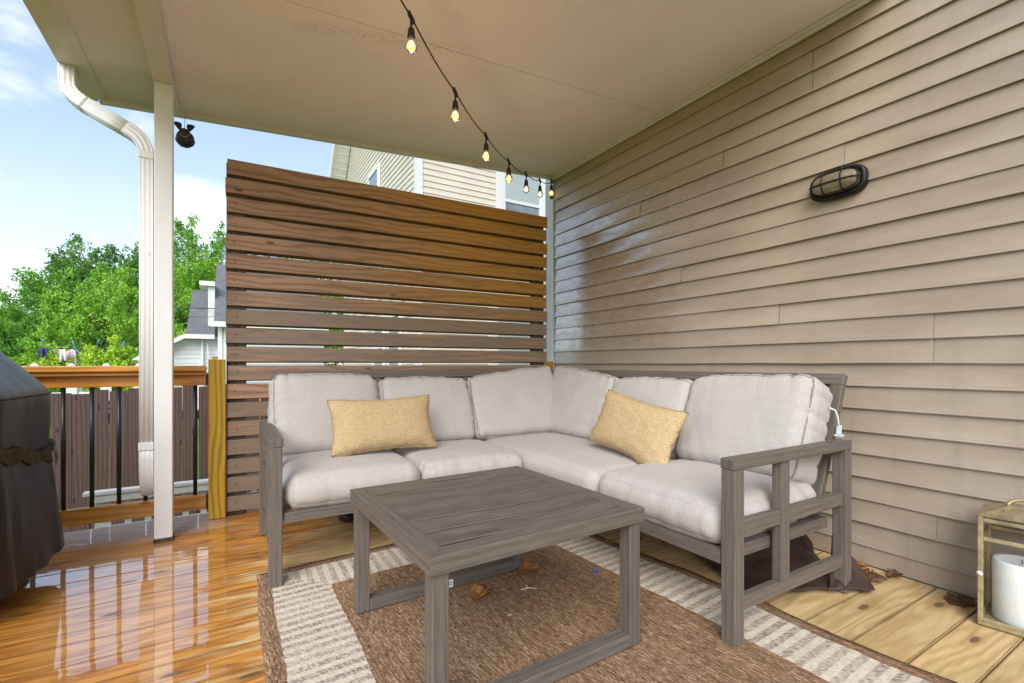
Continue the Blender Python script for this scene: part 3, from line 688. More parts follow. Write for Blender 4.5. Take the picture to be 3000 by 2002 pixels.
# ------------------------------------------------------------------ railing
def yellow_post(x0, x1, y0, y1, z, label):
    mb = MB(); mb.box(x0, x1, y0, y1, 0.002, z, axis=2); o = mb.build('railing_post', M['yellow_wood'], bevel=0.003, loc=((x0 + x1) / 2, (y0 + y1) / 2, 0)); return tag(o, label, 'post', 'yellow railing posts')
yellow_post(-0.106, -0.0195, 3.286, 3.374, 0.942, 'short yellow treated wood railing post at left end of slat screen')
yellow_post(2.345, 2.432, 3.36, 3.447, 0.935, 'short yellow railing post half hidden between slat screen and house corner')
rail = empty('deck_railing', (-1.3, 3.33, 0), 'orange cedar deck railing with black balusters in front of brown fence', 'railing')
mb = MB(); mb.box(-2.6, -0.117, 3.262, 3.400, 0.872, 0.905); mb.box(-2.6, -0.117, 3.278, 3.386, 0.850, 0.8715); part(mb, 'handrail', M['cedar'], rail, bevel=0.006)
mb = MB(); mb.box(-2.6, -0.117, 3.315, 3.353, 0.790, 0.8495); part(mb, 'top_rail', M['cedar'], rail, bevel=0.004)
mb = MB(); mb.box(-2.6, -0.117, 3.315, 3.353, 0.060, 0.148); part(mb, 'bottom_rail', M['cedar'], rail, bevel=0.004)
bx = [-0.172, -0.287, -0.404, -0.520, -0.633, -0.747] + [-0.747 - 0.115 * i for i in range(1, 16)]
for x in bx:
    mb = MB(); mb.tube([(x, 3.334, 0.149), (x, 3.334, 0.789)], 0.0105, 12, up=(0, 1, 0)); part(mb, 'baluster', M['black_metal'], rail)
for z0, z1 in ((0.785, 0.86), (0.055, 0.15)):
    mb = MB(); mb.box(-0.1165, -0.1065, 3.306, 3.362, z0, z1); part(mb, 'bracket', M['black_metal'], rail, bevel=0.003)
yellow_post(-2.70, -2.61, 3.286, 3.374, 0.942, 'short yellow railing post behind the covered grill')

# ------------------------------------------------------------------ sectional sofa
sofa = empty('sectional_sofa', (1.4, 2.2, 0), 'L shaped grey wood frame sectional sofa with oatmeal cushions in the corner', 'sofa')
def bars(name, lst, parent=sofa, bevel=0.003):
    mb = MB()
    for a in lst: mb.box(*a)
    return part(mb, name, M['frame'], parent, bevel=bevel)
LX0, LX1, LY0, LY1 = 0.137, 0.193, 2.145, 2.885
def arm(name, T, L):
    """An arm panel built in its own frame: s along the arm (front at 0), t across, then mapped by T."""
    def b(nm, s0, s1, t0, t1, z0, z1, ax=None):
        mb = MB(); p = T(s0, t0), T(s1, t1); x0, x1 = sorted((p[0][0], p[1][0])); y0, y1 = sorted((p[0][1], p[1][1]))
        mb.box(x0, x1, y0, y1, z0, z1, axis=ax); return part(mb, nm, M['frame'], sofa, bevel=0.003)
    b('leg', 0.0, 0.05, 0, 0.05, 0.004, 0.5725, 2); b('leg', L - 0.05, L, 0, 0.05, 0.004, 0.5725, 2)
    b('armrest', -0.0005, L + 0.0005, -0.001, 0.053, 0.573, 0.608)
    c = 0.275
    b('arm_upright', c, c + 0.055, 0.008, 0.042, 0.151, 0.5725, 2)
    for z0, z1 in ((0.352, 0.402), (0.107, 0.151)):
        mb = MB()
        for s0, s1 in ((0.0505, c - 0.0005), (c + 0.0555, L - 0.0505)) if z0 > 0.2 else ((0.0505, L - 0.0505),):
            p = T(s0, 0.010), T(s1, 0.040); x0, x1 = sorted((p[0][0], p[1][0])); y0, y1 = sorted((p[0][1], p[1][1])); mb.box(x0, x1, y0, y1, z0, z1)
        part(mb, 'arm_rail', M['frame'], sofa, bevel=0.003)
arm('left', lambda s, tt: (LX0 + tt, LY0 + s), LY1 - LY0)
RX0, RX1, RY0 = 1.383, 2.145, 0.928
arm('right', lambda s, tt: (RX0 + s, RY0 + tt), RX1 - RX0)
# seat frames (left run along X, right run along Y)
bars('seat_frame', [(0.194, 1.385, 2.155, 2.190, 0.255, 0.298), (0.1935, 0.228, 2.1905, 2.80, 0.255, 0.298), (0.60, 0.64, 2.1905, 2.80, 0.262, 0.296), (1.0, 1.04, 2.1905, 2.80, 0.262, 0.296), (0.194, 2.05, 2.8005, 2.835, 0.255, 0.298)])
bars('seat_frame', [(1.388, 1.423, 0.984, 2.15, 0.255, 0.298), (1.4235, 2.04, 0.984, 1.019, 0.255, 0.298), (1.4235, 2.04, 1.40, 1.44, 0.262, 0.296), (1.4235, 2.04, 1.85, 1.89, 0.262, 0.296), (2.0405, 2.075, 0.984, 2.80, 0.255, 0.298)])
for (x, y) in ((1.39, 2.16), (2.03, 2.78)):
    mb = MB(); mb.box(x, x + 0.05, y, y + 0.05, 0.004, 0.2545, axis=2); part(mb, 'leg', M['frame'], sofa, bevel=0.003)
SLP = 0.41; PHI = math.atan(SLP)
def yb(z): return 2.80 + SLP * (z - 0.3)
def xb(z): return 2.045 + SLP * (z - 0.3)
def backframe(T, s0, s1, joints):
    up = Vector(T(0, 1.0)) - Vector(T(0, 0.0)); up.normalize()
    side = Vector(T(1, 0.5)) - Vector(T(0, 0.5)); nr = side.cross(up)
    mb = MB(); zt = 0.845
    mb.bar(T(s0, zt), T(s1, zt), 0.032, 0.05, up=up); part(mb, 'back_rail', M['frame'], sofa, bevel=0.003)
    mb = MB(); mb.bar(T(s0, 0.33), T(s1, 0.33), 0.03, 0.05, up=up); part(mb, 'back_rail', M['frame'], sofa, bevel=0.003)
    for s in (s0 + 0.025, s1 - 0.025):
        mb = MB(); mb.bar(T(s, 0.352), T(s, 0.822), 0.05, 0.032, up=nr); part(mb, 'back_post', M['frame'], sofa, bevel=0.003)
    mb = MB(); n = int(abs(s1 - s0) / 0.15)
    for i in range(1, n):
        s = s0 + (s1 - s0) * i / n; mb.bar(T(s, 0.352), T(s, 0.822), 0.035 if i % 3 else 0.055, 0.018, up=nr)
    part(mb, 'back_slats', M['frame'], sofa)
backframe(lambda s, z: (s, yb(z), z), 0.20, 2.18, None)
backframe(lambda s, z: (xb(z), s, z), 1.005, 2.86, None)

def cushion(mat_, w, h, t, r=0.055, puff=0.03, seed=0, n=56, lift=None, crease=0.006, edge_gather=0.005, gather=0.009):
    """Boxed cushion: w along x, h along z, t along y; returns MB for body and for seam, in world space via mat_."""
    dims = Vector((w / 2, t / 2, h / 2)); rr = min(r, t * 0.47)
    def shape(p):
        px_, py_, pz_ = p
        q = Vector((px_ * dims.x, py_ * dims.y, pz_ * dims.z)); inn = Vector([max(-d + rr, min(d - rr, c)) for c, d in zip(q, dims)])
        d = q - inn; nr = d.normalized() if d.length > 1e-6 else Vector((0, 0, 1)); o = inn + nr * min(rr, rr if d.length > 0 else 0)
        if d.length < 1e-6: o = q
        bx = max(0, 1 - abs(px_) ** 2.6); bz = max(0, 1 - abs(pz_) ** 2.6)
        o.y += (1 if py_ > 0 else -1) * abs(py_) ** 2 * puff * bx ** 0.7 * bz ** 0.7
        o.x += px_ * 0.012 * (1 - pz_ * pz_) * (1 - 0.5 * abs(py_)) ; o.z += pz_ * 0.012 * (1 - px_ * px_) * (1 - 0.5 * abs(py_))
        s = Vector((o.x, o.y, o.z)); sv = Vector((seed * 3.1, seed * 1.7, seed * 2.3))
        ks = 1.0 if t > 0.15 else 0.55
        nz = (mnoise.noise(s * 5 + sv) * 0.006 + mnoise.noise(s * 11 + sv) * 0.0022) * ks
        # gathers running in from the top seam
        ed = max(0.0, abs(pz_) ** 6); g = abs(math.sin(s.x * 46 + 3 * mnoise.noise(Vector((s.x * 9, seed, 0)))))
        gm = max(0, mnoise.noise(Vector((s.x * 7, seed * 5.0, 1.0))))
        rgd = 1 - min(1, abs(mnoise.noise(Vector((s.x * 8 + s.z * 2.5, s.z * 2.5 - s.x, seed * 2.0)))) * 8)
        rgs = 1 - min(1, abs(mnoise.noise(Vector((s.x * 2.5 - s.z, s.z * 9 + s.x * 3, seed * 3.0)))) * 8); nz -= crease * rgs * abs(px_) ** 4
        nz -= crease * ks * rgd * (0.25 + 0.75 * ed)
        nz -= edge_gather * (1 - g) * gm * max(0, abs(pz_) - 0.3)
        o += nr * nz
        top = max(0.0, min(1.0, (pz_ - 0.30) / 0.7)) if t > 0.15 else max(0.0, min(1.0, (pz_ - 0.55) / 0.45))
        fr = mnoise.noise(Vector((s.x * 15 + s.z * 4.0, s.z * 1.5, seed * 7.0))); fr = max(0.0, 1 - abs(fr) * 3.2) ** 2
        fs = mnoise.noise(Vector((s.z * 13 - s.x * 4.0, s.x * 1.5, seed * 9.0 + 4))); fs = max(0.0, 1 - abs(fs) * 3.4) ** 2
        am = 0.5 + 0.9 * max(0, mnoise.noise(Vector((s.x * 3.1, seed * 4.0, 2.0))))
        o -= nr * (1.0 if t > 0.15 else (1.0 if seed == 2 else 0.25)) * (gather * fr * top ** 1.3 * am + gather * 0.8 * fs * max(0.0, (abs(px_) - 0.45) / 0.55) ** 1.4)
        if lift: o = lift(o, (px_, py_, pz_))
        return mat_ @ o
    mb = MB(); fl = lambda k: math.sin(k * math.pi / 2)
    for ax in range(3):
        for sg in (-1, 1):
            def fn(u, v, ax=ax, sg=sg):
                a, b = fl(2 * u - 1), fl(2 * v - 1); p = [0, 0, 0]; p[ax] = sg; p[(ax + 1) % 3] = a; p[(ax + 2) % 3] = b; return shape(p)
            nn_ = n if ax != 0 else n // 2
            mb.grid(fn, n, n, smooth=True, flip=(sg < 0))
    sm = MB()
    for sy in (-1, 1):
        loop = []
        m = 24
        for k in range(m): loop.append((-1 + 2 * k / m, sy, 1))
        for k in range(m): loop.append((1, sy, 1 - 2 * k / m))
        for k in range(m): loop.append((1 - 2 * k / m, sy, -1))
        for k in range(m): loop.append((-1, sy, -1 + 2 * k / m))
        pts = [shape((fl(a), b, fl(c))) for a, b, c in loop]
        sm.tube(pts, 0.0042, 6, up=(0.3, 0.5, 0.8), closed=True)
    return mb, sm
def add_cushion(name, mat_, w, h, t, label=None, **k):
    mb, sm = cushion(mat_, w, h, t, **k)
    o = part(mb, name, M['fabric'], sofa, weld=True)
    if label: o['label'] = label
    if name == 'seat_cushion': return o
    s = sm.build('seam', M['piping']); s.parent = o; s.matrix_parent_inverse = o.matrix_parent_inverse.copy()
    s.matrix_parent_inverse = (o.matrix_parent_inverse).copy(); s.matrix_parent_inverse = Matrix.Identity(4)
    return o

def seatmat(x0, x1, y0, y1, z0, z1):   # cushion local y (thickness) -> world z, local z -> -world y (front = +z)
    c = Vector(((x0 + x1) / 2, (y0 + y1) / 2, (z0 + z1) / 2))
    return Matrix.Translation(c) @ Matrix(((1, 0, 0, 0), (0, 0, -1, 0), (0, 1, 0, 0), (0, 0, 0, 1)))
add_cushion('seat_cushion', seatmat(0.200, 0.793, 2.150, 2.80, 0.300, 0.437), 0.593, 0.65, 0.137, seed=1, puff=0.026, r=0.06)
add_cushion('seat_cushion', seatmat(0.795, 1.384, 2.150, 2.80, 0.300, 0.430), 0.592, 0.65, 0.130, seed=2, puff=0.026, r=0.055, crease=0.010, label='seat cushion with a wrinkled front edge')
def seatmat2(x0, x1, y0, y1, z0, z1):  # front faces -X
    c = Vector(((x0 + x1) / 2, (y0 + y1) / 2, (z0 + z1) / 2))
    return Matrix.Translation(c) @ Matrix(((0, 0, -1, 0), (-1, 0, 0, 0), (0, 1, 0, 0), (0, 0, 0, 1)))
add_cushion('seat_cushion', seatmat2(1.386, 2.05, 1.622, 2.80, 0.300, 0.430), 1.178, 0.664, 0.130, seed=3, puff=0.024, r=0.055, n=34, label='long corner seat cushion with faint stains')
add_cushion('seat_cushion', seatmat2(1.386, 2.05, 0.990, 1.620, 0.300, 0.437), 0.630, 0.664, 0.137, seed=4, puff=0.030, r=0.06)

def backmat(kind, s0, s1, zb, L, t, gap=0.02, yaw=0.0):
    """Back cushion leaning on the sloped frame; local x along the run, y thickness (front = -y), z up the slope."""
    up_ = Vector((0, math.sin(PHI), math.cos(PHI))); nr = Vector((0, -math.cos(PHI), math.sin(PHI)))
    if kind == 'L': base = Vector(((s0 + s1) / 2, yb(zb), zb)); X = Vector((1, 0, 0)); U = up_; N = nr
    else:
        base = Vector((xb(zb), (s0 + s1) / 2, zb)); X = Vector((0, -1, 0)); U = Vector((math.sin(PHI), 0, math.cos(PHI))); N = Vector((-math.cos(PHI), 0, math.sin(PHI)))
    c = base + U * (L / 2) + N * (gap + t / 2)
    m = Matrix((( X.x, -N.x, U.x, c.x), (X.y, -N.y, U.y, c.y), (X.z, -N.z, U.z, c.z), (0, 0, 0, 1)))
    return m @ Matrix.Rotation(yaw, 4, 'Z')
def tilt(a, b=0.0, sag=0.0):
    def f(o, p):
        k = (p[2] + 1) / 2
        o.z += a * p[0] * k + b * k - sag * k * (1 - p[0] ** 2)
        return o
    return f
T_ = 0.195
add_cushion('back_cushion', backmat('L', 0.185, 0.760, 0.372, 0.445, T_), 0.578, 0.445, T_, seed=5, puff=0.030, r=0.065, lift=tilt(-0.008, 0.012), label='back cushion with a gathered top seam at the sofa end')
add_cushion('back_cushion', backmat('L', 0.757, 1.345, 0.372, 0.425, T_), 0.580, 0.425, T_, seed=6, puff=0.028, r=0.055, lift=tilt(-0.006))
add_cushion('back_cushion', backmat('L', 1.335, 2.03, 0.372, 0.445, T_), 0.70, 0.445, T_, seed=7, puff=0.024, r=0.05, lift=tilt(0.045, 0.020, 0.0), label='corner back cushion sloping up into the corner')
add_cushion('back_cushion', backmat('R', 2.84, 2.165, 0.372, 0.435, T_), 0.685, 0.435, T_, seed=8, puff=0.024, r=0.05, lift=tilt(-0.040, 0.030), label='corner back cushion on the house wall side')
add_cushion('back_cushion', backmat('R', 2.165, 1.60, 0.372, 0.430, T_), 0.57, 0.430, T_, seed=9, puff=0.028, r=0.055, lift=tilt(0.0, 0.0), label='back cushion behind the tilted yellow pillow')
add_cushion('back_cushion', backmat('R', 1.615, 1.015, 0.372, 0.450, T_), 0.61, 0.450, T_, seed=10, puff=0.032, r=0.06, lift=tilt(0.004, 0.012), label='back cushion at the wall end with a white clip')
# white strap clip hanging off the end cushion
mb = MB(); mb.tube([(2.115, 0.996, 0.735), (2.135, 0.985, 0.725), (2.145, 0.98, 0.70), (2.150, 0.978, 0.665)], 0.004, 6); mb.obox((2.153, 0.978, 0.645), (0.003, 0, 0.018), (0, 0.009, 0), (0.003, 0, 0)); mb.obox((2.150, 0.977, 0.622), (0.012, 0, 0), (0, 0.014, 0), (0, 0, 0.004))
part(mb, 'strap_clip', M['clip'], sofa, bevel=0.001)

# ------------------------------------------------------------------ yellow pillows
def pillow(name, mat_, w, h, t, label, seed, fold=0.0):
    mb = MB()
    def mk(sg):
        def fn(u, v):
            x, y = 2 * u - 1, 2 * v - 1
            k = max(0, 1 - abs(x) ** 3.2) * max(0, 1 - abs(y) ** 3.2); z = sg * (t / 2) * k ** 0.55
            inx = 1 - 0.075 * (1 - y * y) ** 1.5 * abs(x) ** 2; iny = 1 - 0.10 * (1 - x * x) ** 1.5 * abs(y) ** 2
            q = Vector((x * w / 2 * iny ** 0.0 * inx, z, y * h / 2 * iny))
            e = max(abs(x), abs(y)) ** 8
            q.y += e * 0.006 * mnoise.noise(Vector((x * 6, y * 6, seed))) * 2
            q += Vector((0, sg * 0.004 * mnoise.noise(Vector((x * 4, y * 4, seed + 9 * sg))), e * 0.006 * mnoise.noise(Vector((x * 9, y * 9, seed + 3)))))
            if fold: q.z -= fold * math.exp(-((x - 0.55) / 0.22) ** 2) * max(0, -y) ** 3; q.x += 0
            return mat_ @ q
        return fn
    uvf = lambda u, v: (u * w, v * h)
    mb.grid(mk(-1), 40, 28, uvfn=uvf); mb.grid(mk(1), 40, 28, uvfn=uvf, flip=True)
    o = mb.build(name, M['burlap'], weld=True); tag(o, label, 'pillow', 'golden lumbar pillows')
    sm = MB(); loop = []
    f = mk(-1); m = 26
    for a, b, c, d in (((0, 0), (1, 0), 0, 0), ((1, 0), (1, 1), 0, 0), ((1, 1), (0, 1), 0, 0), ((0, 1), (0, 0), 0, 0)):
        for k in range(m): s = k / m; loop.append(f(a[0] + (b[0] - a[0]) * s, a[1] + (b[1] - a[1]) * s))
    sm.tube(loop, 0.0042, 6, up=(0.2, 0.6, 0.7), closed=True); s = sm.build('edge_welt', M['burlap']); s.parent = o
    return o
def frame_mat(c, X, U):
    X = Vector(X).normalized(); U = Vector(U); U = (U - X * U.dot(X)).normalized(); N = X.cross(U)   # local y = -N... front is -y
    Yv = U.cross(X)
    return Matrix(((X.x, Yv.x, U.x, c[0]), (X.y, Yv.y, U.y, c[1]), (X.z, Yv.z, U.z, c[2]), (0, 0, 0, 1)))
pillow('throw_pillow', frame_mat((0.690, 2.452, 0.603), (1, 0.02, 0.012), (0.0, 0.34, 1)), 0.54, 0.285, 0.13, 'golden burlap lumbar pillow sitting upright on the left sofa run', 3)
pillow('throw_pillow', frame_mat((1.755, 1.735, 0.592), (-0.02, -1, -0.155), (0.36, 0.13, 1)), 0.55, 0.30, 0.13, 'golden burlap lumbar pillow slumped at a tilt against wall side cushions', 8, fold=0.02)

# ------------------------------------------------------------------ coffee table
tab = empty('coffee_table', (0.77, 1.445, 0), 'square grey plank coffee table with open sled legs on the rug', 'coffee table')
TA = R(2.0); TC = Vector((0.768, 1.450, 0)); TXv = Vector((math.cos(TA), math.sin(TA), 0)); TYv = Vector((-math.sin(TA), math.cos(TA), 0))
def tb(mb, x0, x1, y0, y1, z0, z1, ax=0):
    e = [TXv * ((x1 - x0) / 2), TYv * ((y1 - y0) / 2), Vector((0, 0, (z1 - z0) / 2))]; c = TC + TXv * ((x0 + x1) / 2) + TYv * ((y0 + y1) / 2) + Vector((0, 0, (z0 + z1) / 2))
    k = [ax] + [i for i in range(3) if i != ax]; mb.obox(c, e[k[0]], e[k[1]], e[k[2]])
HW, HL, ZT = 0.372, 0.372, 0.452
def tw(x, y, z): return TC + TXv * x + TYv * y + Vector((0, 0, z))
fw = 0.055
for sgn, axis in ((-1, 'y'), (1, 'y'), (-1, 'x'), (1, 'x')):
    mb = MB()
    if axis == 'y': pl = [(-HW, sgn * HL), (HW, sgn * HL), (HW - fw, sgn * (HL - fw)), (-HW + fw, sgn * (HL - fw))]
    else: pl = [(sgn * HW, -HL), (sgn * HW, HL), (sgn * (HW - fw), HL - fw), (sgn * (HW - fw), -HL + fw)]
    if sgn > 0 and axis == 'y' or sgn < 0 and axis == 'x': pass
    a = [tw(x, y, ZT - 0.046) for x, y in pl]; b = [tw(x, y, ZT) for x, y in pl]
    L = lambda q: ((q - TC).dot(TXv if axis == 'y' else TYv) + 0.5, (q - TC).dot(TYv if axis == 'y' else TXv) + q.z)
    rr = random.random()
    faces = [a, b[::-1]] + [[a[(i + 1) % 4], a[i], b[i], b[(i + 1) % 4]] for i in range(4)]
    cen = sum(a + b, Vector()) / 8
    for f in faces:
        nn2 = (f[1] - f[0]).cross(f[2] - f[1]); fc = sum(f, Vector()) / 4
        if nn2.dot(fc - cen) < 0: f = f[::-1]
        mb.face(f, [L(q) for q in f], rr)
    part(mb, 'top_frame', M['frame'], tab, bevel=0.002, weld=True)
mb = MB(); npl = 6; span = 2 * (HL - fw) - 0.004; pw = span / npl
for i in range(npl):
    y0 = -HL + fw + 0.002 + i * pw; rr = random.random()
    def fn(u, v, y0=y0):
        x = (-HW + fw + 0.001) + u * (2 * (HW - fw) - 0.002); k = [(0.0046, -0.0048), (0.0046, -0.0036), (0.0058, -0.002), (pw - 0.0058, -0.002), (pw - 0.0046, -0.0036), (pw - 0.0046, -0.0048)][int(round(v * 5))]
        return tw(x, y0 + k[0] + 0.009 * math.sin(u * 6.2 + 1.0), ZT + k[1])
    mb.grid(fn, 14, 5, smooth=False, uvfn=lambda u, v: (u * 0.63, v * pw), rnd=rr)
part(mb, 'plank_top', M['frame'], tab)
mb = MB(); tb(mb, -HW + fw, HW - fw, -HL + fw, HL - fw, ZT - 0.016, ZT - 0.005); part(mb, 'under_panel', M['groove'], tab)
for sy in (-1, 1):
    y0, y1 = sorted((sy * (HL - 0.010), sy * (HL - 0.058)))
    for sx in (-1, 1):
        x0, x1 = sorted((sx * (HW - 0.010), sx * (HW - 0.056))); mb = MB(); tb(mb, x0, x1, y0, y1, 0.010, ZT - 0.0465, 2); part(mb, 'leg', M['frame'], tab, bevel=0.003)
    mb = MB(); tb(mb, -HW + 0.0565, HW - 0.0565, y0 + 0.001, y1 - 0.001, 0.010, 0.053); part(mb, 'bottom_rail', M['frame'], tab, bevel=0.003)
# small white care tag on the far rail
mb = MB(); tb(mb, -0.005, 0.020, HL - 0.0592, HL - 0.0585, 0.014, 0.046); tg = part(mb, 'care_tag', M['tag'], tab)
mb = MB(); mb.tube([tw(0.0075 + 0.006 * math.cos(a), HL - 0.0597, 0.030 + 0.006 * math.sin(a)) for a in [i * math.pi / 8 for i in range(16)]], 0.0012, 5, up=(0, 1, 0), closed=True); s = mb.build('printed_mark', M['ink']); s.parent = tg

# ------------------------------------------------------------------ rug
def rugpt(x, y):
    # x across (0 left .. 1.62), y along (0 near .. 2.2 far)
    u, v = x / 1.62, y / 2.2
    bl, br, fl_, fr = Vector((0.098, 2.315)), Vector((1.655, 2.43)), Vector((0.066, 0.12)), Vector((1.80, 0.20))
    p = (fl_ * (1 - u) + fr * u) * (1 - v) + (bl * (1 - u) + br * u) * v
    p.x += 0.010 * math.sin(v * 14 + 1) * u ** 3 + 0.003 * math.sin(v * 21)
    z = 0.006 + 0.009 * max(0, mnoise.noise(Vector((x * 3.0, y * 4.0, 2)))) * (1 if 0.2 < u else 0.6) * (1.6 if u > 0.75 else 0.35)
    return Vector((p.x, p.y, z))
mb = MB(); mb.grid(lambda u, v: rugpt(u * 1.62, v * 2.2), 60, 80, uvfn=lambda u, v: (u * 1.62, v * 2.2))
rug = mb.build('outdoor_rug', M['rug'], solid=0.0055); tag(rug, 'brown woven outdoor rug with cream and brown striped border under the table', 'rug')
rug.modifiers['Solidify'].offset = -1

# ------------------------------------------------------------------ covered grill
gr = empty('covered_grill', (-1.30, 2.62, 0), 'barbecue grill under a black fabric cover by the cedar railing', 'grill')
GA = R(-4); gX = Vector((math.cos(GA), math.sin(GA), 0)); gY = Vector((-math.sin(GA), math.cos(GA), 0)); GC = Vector((-1.300, 2.655, 0))
sec_ = [(0.05, 1.035, 1.06), (0.20, 1.02, 1.03), (0.40, 1.0, 1.0), (0.55, 0.985, 0.985), (0.70, 0.985, 0.985), (0.77, 0.985, 0.985), (0.805, 0.97, 0.97), (0.85, 0.915, 0.925), (0.92, 0.82, 0.84), (1.00, 0.70, 0.71), (1.06, 0.56, 0.57), (1.105, 0.38, 0.38), (1.125, 0.2, 0.2), (1.13, 0.0, 0.0)]
def rrect(u, w=0.626, d=0.340, r=0.150):
    """Point at fraction u of a rounded rectangle's outline, starting at the middle of the +x side."""
    q = math.pi * r / 2; segs = [(d - r, 's', 0), (q, 'c', 0), (2 * (w - r), 's', 1), (q, 'c', 1), (2 * (d - r), 's', 2), (q, 'c', 2), (2 * (w - r), 's', 3), (q, 'c', 3), (d - r, 's', 4)]
    L = (u % 1.0) * sum(q_[0] for q_ in segs)
    for ln, k, i in segs:
        if L <= ln:
            if k == 'c':
                c = ((w - r, d - r), (-w + r, d - r), (-w + r, -d + r), (w - r, -d + r))[i]; t_ = i * math.pi / 2 + L / r; return c[0] + r * math.cos(t_), c[1] + r * math.sin(t_)
            return ((w, L), (w - r - L, d), (-w, d - r - L), (-w + r + L, -d), (w, -d + r + L))[i]
        L -= ln
    return w, 0.0
def cover_pt(a, k):
    i = min(int(k), len(sec_) - 2); f = k - i
    q0, q1, q2, q3 = (sec_[max(0, i - 1)], sec_[i], sec_[i + 1], sec_[min(len(sec_) - 1, i + 2)])
    z, sx, sy = [0.5 * (2 * b1 + (c1 - a1) * f + (2 * a1 - 5 * b1 + 4 * c1 - d1) * f * f + (3 * b1 - a1 - 3 * c1 + d1) * f ** 3) for a1, b1, c1, d1 in zip(q0, q1, q2, q3)]
    x, y = rrect(a / (2 * math.pi))
    fold = mnoise.noise(Vector((math.cos(a) * 7, math.sin(a) * 7, z * 1.2))) * 0.026 + mnoise.noise(Vector((math.cos(a) * 18, math.sin(a) * 18, z * 0.7 + 5))) * 0.014
    lo = max(0, 0.8 - z) / 0.8; k2 = 1 + fold * (0.35 + 1.6 * lo)
    if z < 0.79: k2 -= 0.012 * math.exp(-((z - 0.55) / 0.05) ** 2)
    zz = z + (0.035 * math.sin(a * 2 + 0.7) + 0.02 + (0.06 * max(0, -math.sin(a)))) * (lo ** 2)
    return GC + gX * x * sx * k2 + gY * y * sy * k2 + Vector((0, 0, zz))
mb = MB(); mb.grid(lambda u, v: cover_pt(u * 2 * math.pi, v * (len(sec_) - 1)), 128, 48, closed_u=True)
part(mb, 'fabric_cover', M['cover'], gr)
mb = MB(); mb.tube([cover_pt(2 * math.pi * i / 128, 5.35) * 1.0 + Vector((0, 0, 0.002)) for i in range(128)], 0.005, 6, up=(0, 0, 1), closed=True); part(mb, 'shoulder_seam', M['cover_seam'], gr)
def on_cover(a, z):
    k = 0
    while k < len(sec_) - 2 and sec_[k + 1][0] < z: k += 1
    return cover_pt(a, k + (z - sec_[k][0]) / (sec_[k + 1][0] - sec_[k][0]))
def outward(p, d): q = p - GC; q.z = 0; return p + q.normalized() * d
mb = MB()
def strap(u, v):
    a = -0.55 + u * 0.95; z = 0.60 - 0.10 * u + 0.008 * math.sin(u * 17) + (v - 0.5) * (0.060 + 0.010 * math.sin(u * 23))
    return outward(on_cover(a, z), 0.007 + 0.007 * abs(math.sin(u * 9)) * v)
mb.grid(strap, 40, 4); part(mb, 'strap', M['mossy'], gr, solid=0.004)
mb = MB()
mb.grid(lambda u, v: outward(on_cover(0.34 + u * 0.30, 0.505 + 0.04 * u + (v - .5) * 0.06), 0.022 + 0.03 * u * u), 8, 3); part(mb, 'strap_flap', M['flap'], gr, solid=0.004)
for (x, y) in ((-0.5, -0.24), (0.5, -0.24), (-0.5, 0.24), (0.5, 0.24)):
    p = GC + gX * x + gY * y; mb = MB(); mb.bar(p + Vector((0, 0, 0.05)), p + Vector((0, 0, 0.3)), 0.03, 0.03); lg = part(mb, 'leg', M['black_plastic'], gr)
    mb = MB(); mb.tube([p + Vector((0, -0.02, 0.031)), p + Vector((0, 0.02, 0.031))], 0.03, 14); w_ = mb.build('caster', M['black_plastic']); w_.parent = lg; w_.matrix_parent_inverse = Matrix.Identity(4)

# ------------------------------------------------------------------ lantern with candle
lan = empty('candle_lantern', (2.35, 0.50, 0), 'gold framed glass candle lantern on the deck against the siding', 'lantern')
LA = R(8); lX = Vector((math.cos(LA), math.sin(LA), 0)); lY = Vector((-math.sin(LA), math.cos(LA), 0)); LC = Vector((2.366, 0.500, 0))
def lb(mb, x0, x1, y0, y1, z0, z1):
    mb.obox(LC + lX * (x0 + x1) / 2 + lY * (y0 + y1) / 2 + Vector((0, 0, (z0 + z1) / 2)), lX * (x1 - x0) / 2, lY * (y1 - y0) / 2, Vector((0, 0, (z1 - z0) / 2)))
h_ = 0.100; ft = 0.014; ZL = 0.385
mb = MB(); lb(mb, -h_, h_, -h_, h_, 0.004, 0.016); part(mb, 'base_plate', M['gold'], lan, bevel=0.002)
mb = MB()
for sx in (-1, 1):
    for sy in (-1, 1):
        x0, x1 = sorted((sx * h_, sx * (h_ - ft))); y0, y1 = sorted((sy * h_, sy * (h_ - ft))); lb(mb, x0, x1, y0, y1, 0.0165, ZL)
for z0 in (0.0165, 0.30, ZL - 0.02):
    for s in (-1, 1):
        a, b = sorted((s * h_ * 0.995, s * (h_ - ft * 0.8))); lb(mb, -h_ + ft, h_ - ft, a, b, z0, z0 + 0.013); lb(mb, a, b, -h_ + ft, h_ - ft, z0, z0 + 0.013)
part(mb, 'lantern_frame', M['gold'], lan, bevel=0.0015)
mb = MB()
for s in (-1, 1):
    k = s * (h_ - 0.007); c_ = h_ - ft
    P_ = lambda x, y, z: LC + lX * x + lY * y + Vector((0, 0, z))
    mb.face([P_(-c_, k, 0.03), P_(c_, k, 0.03), P_(c_, k, 0.30), P_(-c_, k, 0.30)]); mb.face([P_(k, -c_, 0.03), P_(k, c_, 0.03), P_(k, c_, 0.30), P_(k, -c_, 0.30)])
part(mb, 'glass_panes', M['pane'], lan)
mb = MB()
def roofl(z, s): return [LC + lX * a * s + lY * b * s + Vector((0, 0, z)) for a, b in ((-1, -1), (1, -1), (1, 1), (-1, 1))]
r0, r1 = roofl(ZL + 0.001, h_ * 1.04), roofl(ZL + 0.032, h_ * 0.35)
for i in range(4): mb.face([r0[i], r0[(i + 1) % 4], r1[(i + 1) % 4], r1[i]])
mb.face(r1); mb.face(r0[::-1])
